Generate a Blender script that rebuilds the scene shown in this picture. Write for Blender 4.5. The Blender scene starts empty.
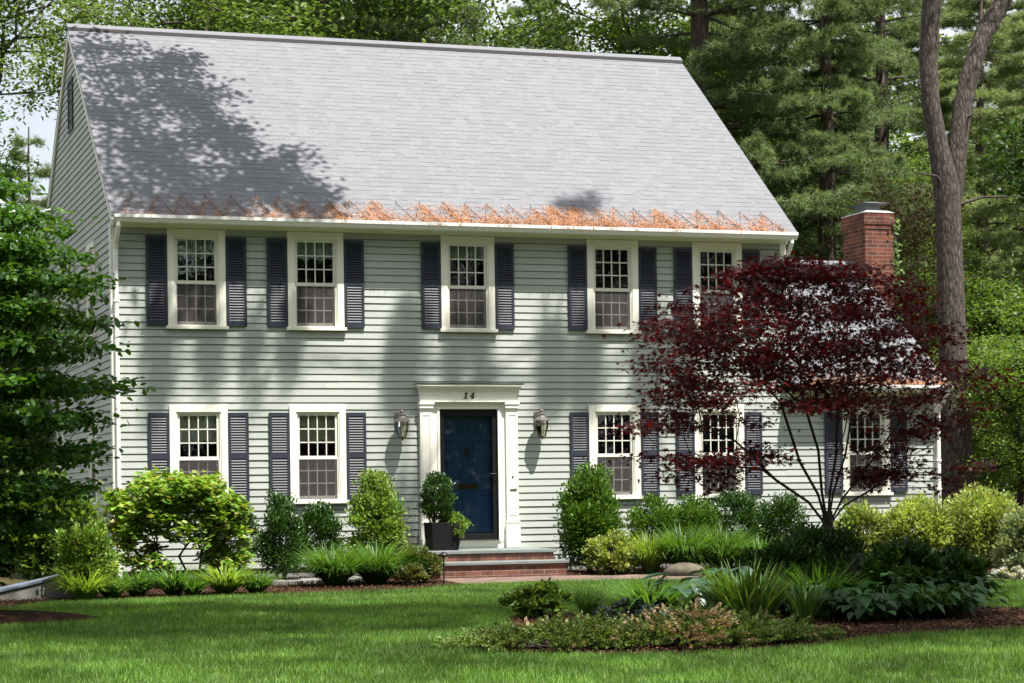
import bpy, math, random
import numpy as np
from math import radians as R, sin, cos, pi
SC = bpy.context.scene
COL = SC.collection
random.seed(7)
RNG = np.random.default_rng(11)

# ------------------------------------------------------------------ camera numbers (fitted to the house front)
CF, CYAW, CROLL, CX, CY, CZ, CSH = 2179.25, .3244, .0138, -4.8642, -33.6713, 1.1052, 152.68
SUN = np.array([.45, -1.0, 2.3]); SUN = SUN / np.linalg.norm(SUN)
def ray(px, py):
    a = px - 512; b = py - 341.5
    X = a*cos(CROLL) - b*sin(CROLL); Y = a*sin(CROLL) + b*cos(CROLL) - CSH
    r = X/CF; u = -Y/CF
    return np.array([r*cos(CYAW)+sin(CYAW), -r*sin(CYAW)+cos(CYAW), u])
def at(px, py, Y):
    d = ray(px, py); t = (Y-CY)/d[1]
    return np.array([CX, CY, CZ]) + d*t
def gz(x, y):
    return -.17 + .01*min(0, y)
def gzv(y):
    return -.17 + .01*np.minimum(0, y)

# ------------------------------------------------------------------ materials
MAT = {}
def new_mat(name):
    m = bpy.data.materials.new(name); m.use_nodes = True
    nt = m.node_tree; b = nt.nodes['Principled BSDF']
    MAT[name] = m
    return m, nt, b
def N(nt, typ, **kw):
    n = nt.nodes.new(typ)
    for k, v in kw.items():
        if k in n.inputs: n.inputs[k].default_value = v
        else: setattr(n, k, v)
    return n
def ramp(nt, stops):
    r = nt.nodes.new('ShaderNodeValToRGB'); e = r.color_ramp.elements
    e[0].position = stops[0][0]; e[0].color = (*stops[0][1], 1)
    e[1].position = stops[-1][0]; e[1].color = (*stops[-1][1], 1)
    for p, c in stops[1:-1]:
        k = e.new(p); k.color = (*c, 1)
    return r
def plain(name, col, rough=.6, metal=0., var=.06, scale=6., bump=0., spec=.5, island=0.):
    """paint or stone with a gentle mottling, optional bump and tone per loose piece"""
    m, nt, b = new_mat(name)
    L = nt.links.new
    tc = N(nt, 'ShaderNodeTexCoord')
    nz = N(nt, 'ShaderNodeTexNoise', Scale=scale, Detail=6.)
    L(tc.outputs['Object'], nz.inputs['Vector'])
    c0 = tuple(c*(1-var) for c in col); c1 = tuple(min(1, c*(1+var)) for c in col)
    r = ramp(nt, [(.3, c0), (.7, c1)])
    L(nz.outputs['Fac'], r.inputs['Fac'])
    out = r.outputs['Color']
    if island:
        g = N(nt, 'ShaderNodeNewGeometry')
        mr = N(nt, 'ShaderNodeMapRange'); mr.inputs['To Min'].default_value = 1-island; mr.inputs['To Max'].default_value = 1+island
        L(g.outputs['Random Per Island'], mr.inputs['Value'])
        mx = N(nt, 'ShaderNodeVectorMath', operation='SCALE')
        L(out, mx.inputs[0]); L(mr.outputs[0], mx.inputs['Scale'])
        out = mx.outputs[0]
    L(out, b.inputs['Base Color'])
    b.inputs['Roughness'].default_value = rough; b.inputs['Metallic'].default_value = metal
    b.inputs['Specular IOR Level'].default_value = spec
    if bump:
        n2 = N(nt, 'ShaderNodeTexNoise', Scale=scale*8, Detail=5.)
        L(tc.outputs['Object'], n2.inputs['Vector'])
        bp = N(nt, 'ShaderNodeBump', Strength=bump, Distance=.01)
        L(n2.outputs['Fac'], bp.inputs['Height']); L(bp.outputs[0], b.inputs['Normal'])
    return m
def leafmat(name, cols, trans=.35, rough=.5, spec=.35, nscale=2., tint=None, lo=.7, hi=1.3):
    """cols: list of colours picked per leaf, multiplied by a slow noise; part of the light passes through"""
    m, nt, b = new_mat(name)
    L = nt.links.new
    g = N(nt, 'ShaderNodeNewGeometry')
    k = len(cols)
    r = ramp(nt, [(i/(k-1), c) for i, c in enumerate(cols)])
    L(g.outputs['Random Per Island'], r.inputs['Fac'])
    tc = N(nt, 'ShaderNodeTexCoord')
    nz = N(nt, 'ShaderNodeTexNoise', Scale=nscale, Detail=2.)
    L(tc.outputs['Object'], nz.inputs['Vector'])
    mr = N(nt, 'ShaderNodeMapRange'); mr.inputs['From Min'].default_value = .3; mr.inputs['From Max'].default_value = .7
    mr.inputs['To Min'].default_value = lo; mr.inputs['To Max'].default_value = hi
    L(nz.outputs['Fac'], mr.inputs['Value'])
    mx = N(nt, 'ShaderNodeVectorMath', operation='SCALE')
    L(r.outputs[0], mx.inputs[0]); L(mr.outputs[0], mx.inputs['Scale'])
    L(mx.outputs[0], b.inputs['Base Color'])
    b.inputs['Roughness'].default_value = rough; b.inputs['Specular IOR Level'].default_value = spec
    if trans > 0:
        t = N(nt, 'ShaderNodeBsdfTranslucent')
        tm = N(nt, 'ShaderNodeVectorMath', operation='MULTIPLY')
        tm.inputs[1].default_value = tint or (1.7, 1.5, .55)
        L(mx.outputs[0], tm.inputs[0]); L(tm.outputs[0], t.inputs['Color'])
        ms = N(nt, 'ShaderNodeMixShader'); ms.inputs[0].default_value = trans
        L(b.outputs[0], ms.inputs[1]); L(t.outputs[0], ms.inputs[2])
        L(ms.outputs[0], nt.nodes['Material Output'].inputs['Surface'])
    return m

plain('siding', (.378, .405, .377), rough=.6, var=.08, scale=1.3, bump=.2, island=.05)
plain('trim', (.80, .79, .72), rough=.45, var=.03, scale=3)
plain('window_trim', (.79, .78, .69), rough=.45, var=.03, scale=4)
plain('sash_paint', (.72, .71, .63), rough=.45, var=.03)
plain('gutter_white', (.82, .82, .80), rough=.35, var=.04)
plain('shutter_paint', (.030, .034, .050), rough=.5, var=.12, scale=12, spec=.35)
plain('black_metal', (.012, .012, .013), rough=.35)
plain('storm_frame', (.006, .006, .006), rough=.5, spec=.25)
plain('door_blue', (.035, .125, .33), rough=.35, var=.05)
plain('brass', (.13, .095, .05), rough=.35, metal=.9)
plain('bronze', (.10, .075, .06), rough=.4, metal=.6)
plain('pewter', (.30, .28, .27), rough=.35, metal=.8)
plain('bluestone', (.17, .195, .19), rough=.7, var=.15, scale=5, bump=.3)
plain('concrete', (.22, .215, .20), rough=.9, var=.12, scale=4, bump=.4)
plain('galvanised', (.35, .37, .40), rough=.35, metal=.7, var=.1)
plain('interior', (.045, .042, .04), rough=.9)
plain('curtain', (.62, .68, .60), rough=.9, var=.05)
plain('curtain_pale', (.72, .72, .66), rough=.9, var=.05)
plain('pot_black', (.006, .006, .007), rough=.7, spec=.2)
plain('bulkhead_paint', (.16, .19, .24), rough=.45, var=.1, scale=5)
plain('stone', (.10, .085, .062), rough=.95, var=.4, scale=7, bump=1.)
plain('stone_dark', (.05, .05, .042), rough=.95, var=.4, scale=9, bump=1.)
plain('soil', (.05, .034, .024), rough=.95, var=.35, scale=8, bump=.6)
plain('cable', (.07, .06, .06), rough=.6)
plain('ridge_shadow_gap', (.03, .03, .03), rough=.9)
plain('needles_orange', (.40, .20, .11), rough=.8, var=.25, scale=40, island=.45, spec=.1)
plain('mulch_chip', (.088, .046, .028), rough=.95, var=.3, scale=30, island=.6, spec=.1)
plain('shingle', (.182, .187, .205), rough=.95, var=.10, scale=30, bump=.4, island=.06, spec=.2)
plain('wing_plain', (.40, .455, .405), rough=.6)
plain('bracts', (.74, .76, .64), rough=.6, island=.08)
plain('bulb', (.8, .78, .7), rough=.2)
plain('silver_crown', (.42, .42, .42), rough=.8, bump=.3)

def glassmat(name, tint=(1, 1, 1), base=.06, refl=(.9, .95, 1), bump=.12):
    m, nt, b = new_mat(name); L = nt.links.new
    nt.nodes.remove(b)
    t = N(nt, 'ShaderNodeBsdfTransparent'); t.inputs[0].default_value = (*tint, 1)
    g = N(nt, 'ShaderNodeBsdfGlossy', Roughness=.02); g.inputs[0].default_value = (*refl, 1)
    tc = N(nt, 'ShaderNodeTexCoord'); nz = N(nt, 'ShaderNodeTexNoise', Scale=3.)
    oi = N(nt, 'ShaderNodeObjectInfo'); av = N(nt, 'ShaderNodeVectorMath', operation='ADD'); L(tc.outputs['Object'], av.inputs[0]); L(oi.outputs['Location'], av.inputs[1]); L(av.outputs[0], nz.inputs['Vector'])
    bp = N(nt, 'ShaderNodeBump', Strength=bump, Distance=.02); L(nz.outputs['Fac'], bp.inputs['Height']); L(bp.outputs[0], g.inputs['Normal'])
    f = N(nt, 'ShaderNodeFresnel', IOR=1.5); ad = N(nt, 'ShaderNodeMath', operation='ADD'); ad.inputs[1].default_value = base
    L(f.outputs[0], ad.inputs[0])
    ms = N(nt, 'ShaderNodeMixShader'); L(ad.outputs[0], ms.inputs[0]); L(t.outputs[0], ms.inputs[1]); L(g.outputs[0], ms.inputs[2])
    L(ms.outputs[0], nt.nodes['Material Output'].inputs['Surface'])
glassmat('glass', base=.02)
glassmat('storm_glass', tint=(.9, .92, .92), base=-.012, bump=.01)
glassmat('lamp_glass', tint=(.9, .88, .8), base=.12)
def screenmat():
    m, nt, b = new_mat('insect_screen'); L = nt.links.new
    b.inputs['Base Color'].default_value = (.085, .075, .078, 1); b.inputs['Roughness'].default_value = .8
    t = N(nt, 'ShaderNodeBsdfTransparent')
    ms = N(nt, 'ShaderNodeMixShader'); ms.inputs[0].default_value = .34
    L(t.outputs[0], ms.inputs[1]); L(b.outputs[0], ms.inputs[2]); L(ms.outputs[0], nt.nodes['Material Output'].inputs['Surface'])
screenmat()
def brickmat(name, c1, c2, mortar, flat=False, sc=1.):
    m, nt, b = new_mat(name); L = nt.links.new
    tc = N(nt, 'ShaderNodeTexCoord'); sp = N(nt, 'ShaderNodeSeparateXYZ'); L(tc.outputs['Object'], sp.inputs[0])
    cb = N(nt, 'ShaderNodeCombineXYZ')
    if flat:
        L(sp.outputs[0], cb.inputs[0]); L(sp.outputs[1], cb.inputs[1])
    else:
        ad = N(nt, 'ShaderNodeMath', operation='ADD'); L(sp.outputs[0], ad.inputs[0]); L(sp.outputs[1], ad.inputs[1])
        L(ad.outputs[0], cb.inputs[0]); L(sp.outputs[2], cb.inputs[1])
    br = N(nt, 'ShaderNodeTexBrick', Scale=1.)
    br.inputs['Color1'].default_value = (*c1, 1); br.inputs['Color2'].default_value = (*c2, 1); br.inputs['Mortar'].default_value = (*mortar, 1)
    br.inputs['Brick Width'].default_value = .21*sc; br.inputs['Row Height'].default_value = .072*sc if not flat else .105
    br.inputs['Mortar Size'].default_value = .006; br.inputs['Mortar Smooth'].default_value = .3
    L(cb.outputs[0], br.inputs['Vector'])
    nz = N(nt, 'ShaderNodeTexNoise', Scale=4., Detail=8.); L(tc.outputs['Object'], nz.inputs['Vector'])
    rr = ramp(nt, [(.3, (.55, .5, .48)), (.7, (1.25, 1.2, 1.15))]); L(nz.outputs['Fac'], rr.inputs[0])
    mm = N(nt, 'ShaderNodeVectorMath', operation='MULTIPLY'); L(br.outputs['Color'], mm.inputs[0]); L(rr.outputs[0], mm.inputs[1])
    L(mm.outputs[0], b.inputs['Base Color']); b.inputs['Roughness'].default_value = .9
    bp = N(nt, 'ShaderNodeBump', Strength=.6, Distance=.008, invert=True)
    L(br.outputs['Fac'], bp.inputs['Height']); L(bp.outputs[0], b.inputs['Normal'])
brickmat('brick', (.20, .075, .052), (.11, .048, .036), (.25, .20, .17))
brickmat('brick_chimney', (.19, .055, .032), (.09, .035, .026), (.24, .18, .14))
brickmat('brick_path', (.20, .135, .11), (.14, .10, .085), (.15, .13, .11), flat=True)
def barkmat(name, c0, c1, sc=6.):
    m, nt, b = new_mat(name); L = nt.links.new
    tc = N(nt, 'ShaderNodeTexCoord'); mp = N(nt, 'ShaderNodeMapping'); mp.inputs['Scale'].default_value = (1, 1, .26)
    L(tc.outputs['Object'], mp.inputs[0])
    nz = N(nt, 'ShaderNodeTexNoise', Scale=sc*2.6, Detail=8., Roughness=.65); L(mp.outputs[0], nz.inputs['Vector'])
    vo = N(nt, 'ShaderNodeTexVoronoi', Scale=sc*2.2, feature='DISTANCE_TO_EDGE'); L(mp.outputs[0], vo.inputs['Vector'])
    mu = N(nt, 'ShaderNodeMath', operation='MULTIPLY'); L(nz.outputs['Fac'], mu.inputs[0]); L(vo.outputs['Distance'], mu.inputs[1])
    ad = N(nt, 'ShaderNodeMath', operation='MULTIPLY_ADD'); L(vo.outputs['Distance'], ad.inputs[0]); ad.inputs[1].default_value = 1.1; L(nz.outputs['Fac'], ad.inputs[2])
    r = ramp(nt, [(.35, c0), (.95, c1)]); L(ad.outputs[0], r.inputs[0]); L(r.outputs[0], b.inputs['Base Color'])
    b.inputs['Roughness'].default_value = .95
    bp = N(nt, 'ShaderNodeBump', Strength=1., Distance=.04); L(ad.outputs[0], bp.inputs['Height']); L(bp.outputs[0], b.inputs['Normal'])
barkmat('bark', (.014, .010, .008), (.125, .098, .085), 7)
barkmat('bark_pine', (.045, .035, .03), (.15, .115, .10), 4)
barkmat('bark_dark', (.022, .016, .014), (.07, .05, .042), 12)
def groundmat(name, cols, sc, bump=.5, dist=.03):
    m, nt, b = new_mat(name); L = nt.links.new
    tc = N(nt, 'ShaderNodeTexCoord'); nz = N(nt, 'ShaderNodeTexNoise', Scale=sc, Detail=9., Roughness=.7); L(tc.outputs['Object'], nz.inputs['Vector'])
    r = ramp(nt, cols); L(nz.outputs['Fac'], r.inputs[0]); L(r.outputs[0], b.inputs['Base Color']); b.inputs['Roughness'].default_value = .95
    b.inputs['Specular IOR Level'].default_value = .1
    bp = N(nt, 'ShaderNodeBump', Strength=bump, Distance=dist); L(nz.outputs['Fac'], bp.inputs['Height']); L(bp.outputs[0], b.inputs['Normal'])
groundmat('forest_floor', [(.3, (.03, .022, .012)), (.5, (.06, .05, .02)), (.7, (.05, .08, .02))], 1.5)
groundmat('lawn_soil', [(.3, (.025, .045, .012)), (.7, (.05, .085, .02))], 3.)
groundmat('mulch', [(.3, (.016, .009, .006)), (.55, (.045, .023, .014)), (.75, (.08, .043, .027))], 25., bump=1.)

leafmat('leaf_maple_bg', [(.05, .105, .022), (.10, .18, .035), (.165, .25, .06)], .42)
leafmat('leaf_bright', [(.06, .12, .025), (.10, .175, .04), (.17, .25, .07)], .38, tint=(1.5, 1.35, .7))
leafmat('leaf_dark', [(.018, .05, .012), (.035, .085, .018), (.06, .12, .025)], .3)
leafmat('needles', [(.08, .135, .06), (.145, .21, .09), (.225, .29, .135)], .42, tint=(1.4, 1.3, .7))
leafmat('needles_pale', [(.15, .21, .085), (.21, .28, .115), (.31, .37, .18)], .4, tint=(1.4, 1.3, .7))
leafmat('leaf_red', [(.022, .005, .009), (.05, .008, .012), (.08, .011, .013), (.125, .014, .014)], .33, tint=(2.4, .6, .4), rough=.45, nscale=1.)
leafmat('leaf_dogwood', [(.025, .08, .014), (.045, .12, .02), (.085, .175, .032)], .4)
leafmat('leaf_holly', [(.014, .045, .008), (.03, .08, .012), (.065, .14, .02)], .15, rough=.32, spec=.6)
leafmat('leaf_holly_mid', [(.03, .085, .008), (.065, .15, .015), (.13, .23, .03)], .25, rough=.35, spec=.6)
leafmat('leaf_lime', [(.05, .13, .015), (.13, .24, .035), (.34, .44, .13)], .35, rough=.45)
leafmat('leaf_rhodo', [(.06, .15, .015), (.11, .23, .02), (.18, .32, .04), (.27, .40, .09), (.30, .26, .10)], .35, rough=.4)
leafmat('leaf_azalea', [(.045, .08, .02), (.09, .13, .03), (.16, .12, .05)], .3)
leafmat('leaf_azalea_pale', [(.13, .21, .04), (.26, .35, .08), (.44, .48, .22)], .35)
leafmat('leaf_greygreen', [(.12, .17, .09), (.18, .24, .13), (.28, .33, .20)], .35)
leafmat('blade_green', [(.04, .11, .018), (.07, .17, .028), (.12, .24, .045)], .4, spec=.5)
leafmat('blade_bright', [(.11, .21, .03), (.17, .29, .045), (.25, .37, .08)], .45)
leafmat('blade_yellow', [(.035, .10, .018), (.07, .155, .03), (.15, .21, .06)], .4)
leafmat('hosta_leaf', [(.015, .05, .012), (.028, .08, .018), (.05, .125, .028)], .25, rough=.5, spec=.4)
leafmat('hosta_blue', [(.03, .085, .05), (.045, .11, .065), (.07, .145, .085)], .2, rough=.4, spec=.6)
leafmat('blue_foliage', [(.018, .03, .03), (.03, .045, .045), (.045, .065, .065)], .2)
leafmat('juniper_green', [(.06, .11, .018), (.12, .18, .035), (.20, .26, .07)], .2)
leafmat('juniper_tan', [(.20, .15, .07), (.34, .25, .14), (.46, .36, .24)], .2)
leafmat('brown_twigs', [(.10, .06, .035), (.17, .10, .06), (.10, .13, .04)], .2)
leafmat('grass', [(.032, .105, .009), (.062, .165, .014), (.125, .25, .032), (.31, .44, .18)], .45, nscale=1.1, spec=.5, lo=.6, hi=1.45)
leafmat('flowers_pale', [(.35, .40, .55), (.6, .6, .6), (.75, .75, .5)], .2)

# ------------------------------------------------------------------ helpers
def link(o, parent=None):
    COL.objects.link(o)
    if parent is not None:
        o.parent = parent
    return o
def tag(o, label=None, cat=None, group=None, kind=None):
    if label: o['label'] = label
    if cat: o['category'] = cat
    if group: o['group'] = group
    if kind: o['kind'] = kind
    return o
def empty(name, loc=(0, 0, 0), rz=0, **kw):
    o = bpy.data.objects.new(name, None); COL.objects.link(o)
    o.location = loc; o.rotation_euler = (0, 0, rz)
    o.empty_display_size = .1
    return tag(o, **kw)
def copy_tree(o, parent=None):
    c = o.copy(); COL.objects.link(c); c.parent = parent
    for ch in [q for q in bpy.data.objects if q.parent == o]:
        copy_tree(ch, c)
    return c
def npmesh(name, V, F, mat, parent=None, smooth=False, loc=None):
    """V (n,3), F (m,k) index array"""
    V = np.ascontiguousarray(V, dtype=np.float32); F = np.ascontiguousarray(F, dtype=np.int32)
    me = bpy.data.meshes.new(name)
    me.vertices.add(len(V)); me.vertices.foreach_set('co', V.ravel())
    m, k = F.shape
    me.loops.add(m*k); me.loops.foreach_set('vertex_index', F.ravel())
    me.polygons.add(m)
    me.polygons.foreach_set('loop_start', np.arange(0, m*k, k, dtype=np.int32))
    me.polygons.foreach_set('loop_total', np.full(m, k, dtype=np.int32))
    if smooth: me.polygons.foreach_set('use_smooth', np.ones(m, dtype=bool))
    me.update(calc_edges=True); me.validate()
    me.materials.append(MAT[mat])
    o = bpy.data.objects.new(name, me); link(o, parent)
    if loc is not None: o.location = loc
    return o
class MB:
    def __init__(s): s.v = []; s.f = []
    def add(s, vs, fs):
        b = len(s.v); s.v += [tuple(map(float, v)) for v in vs]; s.f += [tuple(b+i for i in f) for f in fs]; return s
    def box(s, x0, x1, y0, y1, z0, z1):
        return s.add([(x0,y0,z0),(x1,y0,z0),(x1,y1,z0),(x0,y1,z0),(x0,y0,z1),(x1,y0,z1),(x1,y1,z1),(x0,y1,z1)],
                     [(0,3,2,1),(4,5,6,7),(0,1,5,4),(1,2,6,5),(2,3,7,6),(3,0,4,7)])
    def hexa(s, p):
        return s.add(p, [(0,3,2,1),(4,5,6,7),(0,1,5,4),(1,2,6,5),(2,3,7,6),(3,0,4,7)])
    def quad(s, *p): return s.add(p, [tuple(range(len(p)))])
    def prism(s, poly, y0, y1):
        """poly in (x,z), extruded along y"""
        n = len(poly)
        vs = [(x, y0, z) for x, z in poly] + [(x, y1, z) for x, z in poly]
        return s.add(vs, [tuple(range(n)), tuple(range(2*n-1, n-1, -1))] + [(i, i+n, (i+1) % n+n, (i+1) % n) for i in range(n)])
    def prism_x(s, poly, x0, x1):
        """poly in (y,z), extruded along x"""
        n = len(poly)
        vs = [(x0, y, z) for y, z in poly] + [(x1, y, z) for y, z in poly]
        return s.add(vs, [tuple(range(n-1, -1, -1)), tuple(range(n, 2*n))] + [(i, (i+1) % n, (i+1) % n+n, i+n) for i in range(n)])
    def tube(s, pts, rad, n=8, caps=True):
        pts = [np.array(p, float) for p in pts]
        if np.isscalar(rad): rad = [rad]*len(pts)
        b = len(s.v); prev = None
        for i, p in enumerate(pts):
            d = pts[min(i+1, len(pts)-1)] - pts[max(i-1, 0)]; d /= (np.linalg.norm(d)+1e-9)
            if prev is None:
                u = np.cross(d, (0, 0, 1)) if abs(d[2]) < .9 else np.cross(d, (1, 0, 0))
            else: u = prev - d*np.dot(prev, d)
            u /= (np.linalg.norm(u)+1e-9); prev = u; w = np.cross(d, u)
            for k in range(n):
                a = 2*pi*k/n
                s.v.append(tuple(p + rad[i]*(u*cos(a)+w*sin(a))))
        for i in range(len(pts)-1):
            for k in range(n):
                s.f.append((b+i*n+k, b+i*n+(k+1) % n, b+(i+1)*n+(k+1) % n, b+(i+1)*n+k))
        if caps:
            s.f.append(tuple(b+k for k in range(n-1, -1, -1))); s.f.append(tuple(b+(len(pts)-1)*n+k for k in range(n)))
        return s
    def lathe(s, prof, n=12, c=(0, 0, 0), rot=0):
        """prof: (r,z) list"""
        b = len(s.v)
        for r, z in prof:
            for k in range(n):
                a = 2*pi*k/n+rot; s.v.append((c[0]+r*cos(a), c[1]+r*sin(a), c[2]+z))
        for i in range(len(prof)-1):
            for k in range(n):
                s.f.append((b+i*n+k, b+i*n+(k+1) % n, b+(i+1)*n+(k+1) % n, b+(i+1)*n+k))
        return s
    def build(s, name, mat, parent=None, smooth=False, bevel=0, loc=None):
        me = bpy.data.meshes.new(name); me.from_pydata(s.v, [], s.f); me.update()
        if smooth: me.polygons.foreach_set('use_smooth', [True]*len(me.polygons))
        me.materials.append(MAT[mat])
        o = bpy.data.objects.new(name, me); link(o, parent)
        if loc is not None: o.location = loc
        if bevel:
            md = o.modifiers.new('b', 'BEVEL'); md.width = bevel; md.segments = 2; md.limit_method = 'ANGLE'; md.angle_limit = R(40)
        return o

def unit(v):
    return v/(np.linalg.norm(v, axis=-1, keepdims=True)+1e-9)
LEAF = {  # templates: x sideways, y along, z up; unit length
    'oval': (np.array([(0,0,0),(.26,.3,.05),(.24,.68,.03),(0,1,-.06),(-.24,.68,.03),(-.26,.3,.05)]), [(0,1,2,3),(0,3,4,5)]),
    'quad': (np.array([(0,0,0),(.3,.45,.06),(0,1,-.05),(-.3,.45,.06)]), [(0,1,2,3)]),
    'needle': (np.array([(-.06,0,0),(.06,0,0),(0,1,-.03)]), [(0,1,2)]),
    'star': (np.array([(0,.05,0),(.12,.32,0),(.55,.35,-.06),(.2,.5,.03),(.42,.88,-.08),(.1,.62,.03),(0,1.1,-.1),(-.1,.62,.03),(-.42,.88,-.08),(-.2,.5,.03),(-.55,.35,-.06),(-.12,.32,0)]),
             [(0,1,2,3),(0,3,4,5),(0,5,6,7),(0,7,8,9),(0,9,10,11)]),
    'petal4': (np.array([(0,0,0),(.25,.25,.03),(0,.5,.05),(-.25,.25,.03),(-.5,0,.05),(-.25,-.25,.03),(0,-.5,.05),(.25,-.25,.03),(.5,0,.05)]),
               [(0,1,2,3),(0,3,4,5),(0,5,6,7),(0,7,8,1)]),
}
def leaves(P, D, Nn, S, kind):
    """P base points, D direction, Nn rough normal, S sizes -> V, F"""
    T, F = LEAF[kind]; k = len(F[0])
    D = unit(D); side = unit(np.cross(D, Nn)); Nn = np.cross(side, D)
    V = (P[:, None, :] + S[:, None, None]*(T[None, :, 0:1]*side[:, None, :] + T[None, :, 1:2]*D[:, None, :] + T[None, :, 2:3]*Nn[:, None, :]))
    n, m = V.shape[:2]
    Fa = (np.array(F)[None] + (np.arange(n)*m)[:, None, None]).reshape(-1, k)
    return V.reshape(-1, 3), Fa
def rdir(rng, n):
    return unit(rng.normal(size=(n, 3)))
def merge(parts):
    Vs, Fs, b = [], [], 0
    for V, F in parts:
        Vs.append(V); Fs.append(F+b); b += len(V)
    return np.concatenate(Vs), np.concatenate(Fs)

def skeleton(trunk, targets, rng, r_tip=.008, expo=2.3, step=.5, arch=.12, rscale=1.):
    """grow limbs from a trunk polyline to every target; returns polylines with radii"""
    pos = [np.array(p, float) for p in trunk]; par = [i-1 for i in range(len(trunk))]
    pos_a = np.array(pos); base = pos_a[0]
    top = pos_a[-1]
    T = np.array(targets, float)
    order = np.argsort(np.linalg.norm(T - top, axis=1))
    P = list(pos_a); depth = list(np.linspace(0, np.linalg.norm(top-base), len(P)))
    for ti in order:
        t = T[ti]; A = np.array(P)
        d = np.linalg.norm(A-t, axis=1)
        cost = d + .28*np.array(depth) + 1.5*np.maximum(0, A[:, 2]-t[2]+.0)
        cost[0] += 50
        if len(trunk) > 3: cost[1:len(trunk)//2] += 3
        j = int(np.argmin(cost)); p0 = A[j]; L = np.linalg.norm(t-p0)
        k = max(1, int(L/step)); last = j
        for q in range(1, k+1):
            f = q/k
            c = p0*(1-f)+t*f; c = c + np.array([0, 0, arch*L*sin(pi*f)]) + rng.normal(size=3)*.04*L*(f < 1)
            P.append(c); par.append(last); depth.append(depth[last]+L/k); last = len(P)-1
    n = len(P); rad = np.zeros(n); kids = [[] for _ in range(n)]
    for i in range(n):
        if par[i] >= 0: kids[par[i]].append(i)
    for i in range(n-1, -1, -1):
        rad[i] = r_tip if not kids[i] else sum(rad[k]**expo for k in kids[i])**(1/expo)
    rad *= rscale
    chains = []; done = set()
    def chain(s, start):
        c = [s] if s is not None else []; i = start
        while True:
            c.append(i)
            if not kids[i]: break
            i = max(kids[i], key=lambda q: rad[q])
        return c
    starts = [(None, 0)]
    used = set()
    while starts:
        s, i = starts.pop(); c = chain(s, i); chains.append(c)
        for a in (c[1:] if s is not None else c):
            used.add(a)
        for a in (c[1:] if s is not None else c):
            for k in kids[a]:
                if k not in c: starts.append((a, k))
    out = []
    for c in chains:
        rr = [rad[i] for i in c]
        if len(rr) > 1: rr[0] = min(rr[0], rr[1]*1.25)
        out.append(([P[i] for i in c], rr))
    return out
def wood(name, chains, mat, parent, n=6, minr=0., loc=None):
    mb = MB()
    for pts, rr in chains:
        if max(rr) < minr or len(pts) < 2: continue
        k = n if max(rr) > .03 else max(3, n-3)
        mb.tube(pts, rr, k, caps=False)
    return mb.build(name, mat, parent, smooth=True, loc=loc)

# ================================================================== HOUSE
W = 11.36; DEP = 9.12; EZ = 5.45; EY = -.36; RZ = 9.31; RY = DEP/2
SL = (RZ-EZ)/(RY-EY)
WX1 = 14.28; WD = 6.4; WEZ = 2.89; WRY = WD/2; WRZ = WEZ+.69*(WRY-EY)
WIN_C = [1.295, 3.19, 5.71, 8.22, 10.105]
house = empty('colonial_house', (0, 0, 0), label='two-storey sage green clapboard colonial house with grey shingle roof and low side wing', cat='house')
EXPO = .1131
def clap(mb, u0, u1, z0, z1, holes, P, limit=None):
    """lapped boards; P(u,z,off)->point; holes (u0,u1,z0,z1); limit(z)->(umin,umax)"""
    k = 0; z = z0
    while z < z1-1e-6:
        za, zb = z, min(z+EXPO, z1)
        a, b = u0, u1
        if limit:
            la, lb = limit(za); a, b = max(a, la), min(b, lb)
        segs = []
        cuts = sorted({a, b} | {h[0] for h in holes if a < h[0] < b} | {h[1] for h in holes if a < h[1] < b})
        for s, e in zip(cuts[:-1], cuts[1:]):
            rs = [(za, zb)]
            for h in holes:
                if h[0] < (s+e)/2 < h[1]:
                    nr = []
                    for r0, r1 in rs:
                        if h[3] <= r0 or h[2] >= r1: nr.append((r0, r1)); continue
                        if h[2] > r0: nr.append((r0, h[2]))
                        if h[3] < r1: nr.append((h[3], r1))
                    rs = nr
            for r in rs: segs.append([s, e, *r])
        # join neighbours again, then break into board lengths
        j = []
        for s in segs:
            if j and j[-1][1] == s[0] and j[-1][2:] == s[2:]: j[-1][1] = s[1]
            else: j.append(s)
        for s, e, r0, r1 in j:
            x = s
            while x < e-1e-6:
                nx = min(e, x+random.uniform(1.8, 4.2))
                if e-nx < .4: nx = e
                jj = random.uniform(-.002, .0015); o0 = .019+jj-.014*(r0-za)/EXPO; o1 = .019+jj*.3-.014*(r1-za)/EXPO; gv = .011 if r1 == zb else 0
                mb.add([P(x, r0, o0), P(nx, r0, o0), P(nx, r1-gv, o1), P(x, r1-gv, o1), P(x, r0, -.022), P(nx, r0, -.022), P(x, r1-gv, -.022), P(nx, r1-gv, -.022), P(x, r1, -.022), P(nx, r1, -.022)],
                       [(0, 1, 2, 3), (4, 5, 1, 0), (0, 3, 6, 4), (1, 5, 7, 2), (3, 2, 7, 6), (6, 7, 9, 8)])
                x = nx
        z = zb; k += 1
def winrect(c, z0, w=.69):
    return (c-w/2, c+w/2, z0+.06, z0+1.46)
ZU, ZL = 3.735, .998
front_holes = [winrect(c, ZU) for c in WIN_C] + [winrect(c, ZL) for c in WIN_C if c != 5.71] + [(4.95, 6.47, -.2, 2.62), winrect(12.86, ZL)]
mb = MB()
clap(mb, 0.06, W-.0, 0.0, 5.32, front_holes, lambda u, z, o: (u, -o, z), limit=lambda z: (0, W if z > 2.80 else WX1-.02))
clap(mb, W, WX1-.02, 0.0, 2.80, front_holes, lambda u, z, o: (u, -o, z))
mb.build('front_wall', 'siding', house)
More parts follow.
